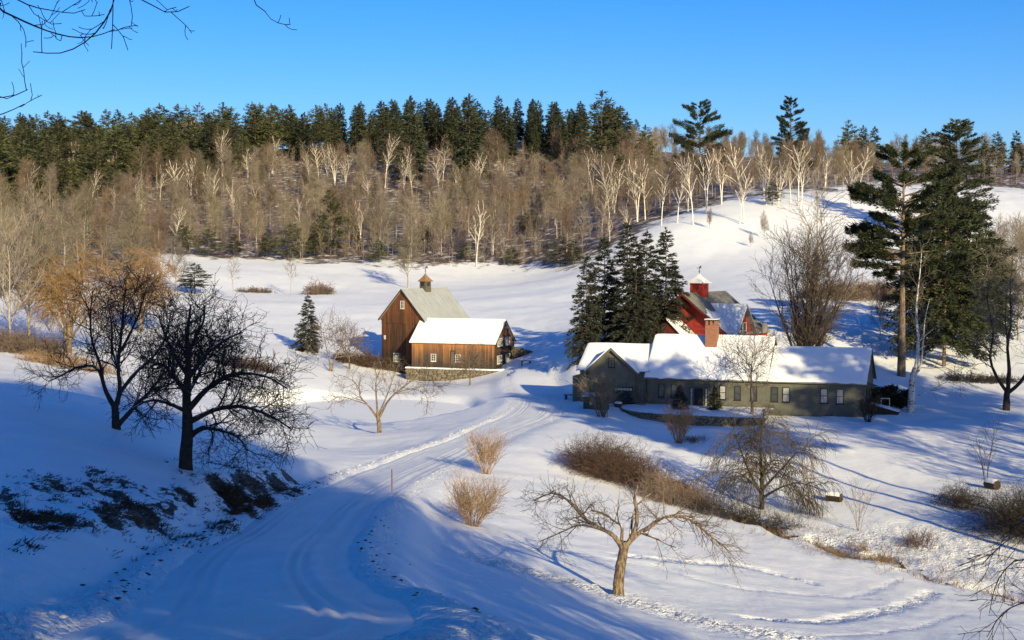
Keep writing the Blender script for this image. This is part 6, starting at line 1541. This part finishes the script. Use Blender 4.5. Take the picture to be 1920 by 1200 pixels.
# cellar bulkhead, bench frame at the house end
p = pt(1655, 768, 152); bk_ = thing('cellar_bulkhead', 'dark sloping cellar bulkhead with snow at the farmhouse end', 'bulkhead', (p[0], 152, H(p[0], 152)), R(-20))
m = MB(); m.prism([(-1.3, 0, -.4), (1.5, 0, -.4), (1.5, 0, .35), (-1.3, 0, 1.05)], (0, 1.6, 0)); m.build('body', M['door_dark'], bk_)
m = MB(); m.hexa([(-1.3, -.02, 1.06), (1.55, -.02, .36), (1.55, 1.62, .36), (-1.3, 1.62, 1.06)], [(-1.3, -.02, 1.15), (1.5, -.02, .45), (1.5, 1.62, .45), (-1.3, 1.62, 1.15)]); m.build('hatch_snow', M['roof_snow'], bk_)
p = pt(1660, 762, 154.5); tb = thing('garden_frame', 'small white painted frame standing by the bulkhead', 'frame', (p[0], 154.5, H(p[0], 154.5)), R(-20))
for x in (-.42, .42): m = MB(); m.box(x - .04, x + .04, -.04, .04, -.3, 1.3); m.build('post', M['white_paint'], tb)
m = MB(); m.box(-.46, .46, -.05, .05, 1.302, 1.42); m.build('rail', M['white_paint'], tb)
# overhanging branches of a tree just left of the viewpoint
g = G(600); dd = 9.0; P9 = lambda x, y, e=0: np.array(pt(x, y, dd + e))
base = Vector((-4.6, 7.5, 0)); base.z = H(base.x, base.y); bl = np.array(base)
tr = limbs([[np.array([0, 0, -.3]), np.array([.05, .1, 2.5]), np.array([0, .2, 6]), np.array([.2, .3, 9])]], .22, .06, 12)
q = lambda pts, e: [P9(x, y, e_) - bl for (x, y), e_ in zip(pts, e)]
src = np.array([0.02, .15, 4.2]); src2 = np.array([.05, .2, 5.2])
lim = limbs([[src] + q([(-60, 10), (0, 20), (45, 40), (95, 60), (140, 70), (178, 68), (215, 55)], [0] * 7), [src2] + q([(-40, -120), (120, -90), (205, -30), (212, 8), (185, 55), (150, 85), (110, 100), (62, 97)], [0] * 8),
             [src2] + q([(60, -100), (180, -60), (250, -10), (290, 12), (320, 25), (355, 12)], [.3] * 6), [src2] + q([(150, -110), (350, -70), (455, -30), (478, 5), (490, 25), (498, 22)], [.5] * 6), [src] + q([(-80, -40), (20, -6), (60, 12), (100, 20), (135, 25), (160, 18)], [.4] * 6),
             [src * .6] + q([(-90, 160), (-30, 182), (10, 182), (30, 178), (52, 168)], [0] * 5), [src * .6] + q([(-90, 230), (-30, 222), (10, 212), (30, 203), (46, 195)], [.2] * 5), [src2] + q([(200, -40), (211, 0), (211, 50), (209, 92)], [.1] * 4)], [.03, .03, .025, .025, .022, .018, .018, .012], .0028, 44, .5)
tw = grow((lim[0][:, 16:], lim[1][:, 16:]), 12, .05, 1, (30, 75), .22, 5, .2, (0, 0, .10), .6, .0030, g, prop=False); tw2 = grow(tw, 2, .3, 1, (25, 60), .09, 4, .2, (0, 0, .15), .7, .0026, g)
tree_obj('overhanging_tree', 'dark bare branches hanging into the sky at the upper left', 'tree', base, tr, [tw, tw2], M['bark_black'], M['twig_black'], limb=lim, sides=(10, 5, 4))
# twigs reaching in at the lower right
dd = 22.0; P9 = lambda x, y, e=0: np.array(pt(x, y, dd + e))
base = Vector((pt(1990, 1200, 22)[0] + .6, 22.0, 0)); base.z = H(base.x, base.y); bl = np.array(base); e0 = P9(2000, 1130) - bl
tr = limbs([[np.array([0, 0, -.3]), e0 * .5 + (.3, 0, 0), e0 + (.1, 0, .2), e0 + (.2, .2, 1.6)]], .09, .03, 10)
q = lambda pts: [P9(x, y, 0) - bl for x, y in pts]
lim = limbs([[e0] + q([(1940, 1060), (1905, 1050), (1870, 1090), (1855, 1150)]), [e0 + (.05, 0, .1)] + q([(1950, 1010), (1915, 1000), (1880, 1020), (1840, 1060)]), [e0 + (0, 0, -.3)] + q([(1960, 1130), (1920, 1130), (1880, 1150), (1850, 1195)]), [e0 + (.1, 0, .5)] + q([(1980, 960), (1940, 960), (1905, 985), (1875, 1010)])], .022, .005, 12)
tw = grow(lim, 12, .15, 1, (25, 60), .5, 5, .12, (-.03, 0, -.06), .5, .006, g); tw2 = grow(tw, 4, .2, 1, (20, 50), .22, 4, .12, (0, 0, -.06), .6, .0045, g)
tree_obj('overhanging_shrub', 'dark drooping twigs reaching in at the lower right corner', 'shrub', base, tr, [tw, tw2], M['bark_black'], M['twig_black'], limb=lim, sides=(8, 5, 3))

# ------------------------------------------------------------------ labels for the many trees of the wood
ORD = ['leftmost', 'second', 'third', 'fourth', 'fifth', 'sixth', 'seventh', 'eighth', 'ninth', 'tenth', 'eleventh', 'twelfth', 'thirteenth', 'fourteenth', 'fifteenth', 'sixteenth', 'seventeenth',
       'eighteenth', 'nineteenth', 'twentieth', 'twenty-first', 'twenty-second', 'twenty-third', 'twenty-fourth', 'twenty-fifth', 'twenty-sixth', 'twenty-seventh', 'twenty-eighth', 'twenty-ninth', 'thirtieth']
def scr(o): return [float(v) for v in project(o.location.x, o.location.y, o.location.z)]
tops = [o for o in col.objects if o.parent is None and o.get('category') == 'tree' and o.get('group')]
def zone(px):
    for lim_, w in ((130, 'at the far left'), (260, 'above the first orange willow'), (400, 'above the second orange willow'), (540, 'above the rounded evergreen'), (680, 'above the small lone spruce'), (860, 'above the tall barn'), (1040, 'above the low barn'), (1230, 'above the spruce group'),
                    (1340, 'below the broad lone pine'), (1450, 'left of the narrow lone pine'), (1560, 'right of the narrow lone pine'), (1700, 'left of the old pine'), (1830, 'behind the evergreen grove')):
        if px < lim_: return w
    return 'at the far right'
def ordinal(group, phrase):
    L_ = sorted([o for o in tops if o['group'] == group], key=lambda o: scr(o)[0])
    for k, o in enumerate(L_):
        if k < len(ORD): o['label'] = (('leftmost ' if k == 0 else ORD[k] + ' from the left among the ') + phrase[0 if k == 0 else 1])
for o in tops:
    if o['group'] == 'birches of the hill wood':
        o['label'] = f"{'tall' if o.scale.z > .8 else 'slim'} white birch {'low' if o.location.y < 430 else ('halfway up' if o.location.y < 520 else 'high')} in the brown wood {zone(scr(o)[0])}" 
ordinal('birches of the right hill', ('white birch on the brow of the snowy right hill', 'white birches on the brow of the right hill'))
ordinal('young pines at the wood edge', ('low bushy young pine along the hill wood', 'low bushy young pines along the hill wood'))
ordinal('bare trees at the wood edge', ('bare spreading tree at the foot of the hill wood', 'bare spreading trees at the foot of the wood'))
ordinal('copse trees at the left', ('grey bare tree in the copse at the left', 'grey bare trees in the left copse'))
ordinal('copse trees at the right edge', ('bare brown tree in the copse at the right edge', 'bare brown trees in the right-edge copse'))
for gname, what in (('pines of the hill wood', 'olive-green pine'), ('firs of the hill wood', 'dark pointed fir'), ('bare trees of the hill wood', 'bare brownish tree'), ('bare trees behind the right hill', 'bare brown tree')):
    L_ = [o for o in tops if o['group'] == gname and o['label'].split()[-1] in ('hill', 'wood')]
    hs = sorted(o.scale.z for o in L_); ys = sorted(o.location.y for o in L_)
    for o in L_:
        q = ys.index(o.location.y) / len(ys); row = 'low' if q < .33 else ('halfway up' if q < .67 else 'high')
        size = 'short' if o.scale.z < hs[len(hs) // 3] else ('tall' if o.scale.z > hs[2 * len(hs) // 3] else 'middling')
        where = 'in the wood' if 'right' not in gname else 'behind the snowy hill'
        o['label'] = f"{size} {what} {row} {where} {zone(scr(o)[0])}" if 'right' not in gname else f"{size} {what} {row} {where}, {zone(scr(o)[0])}"
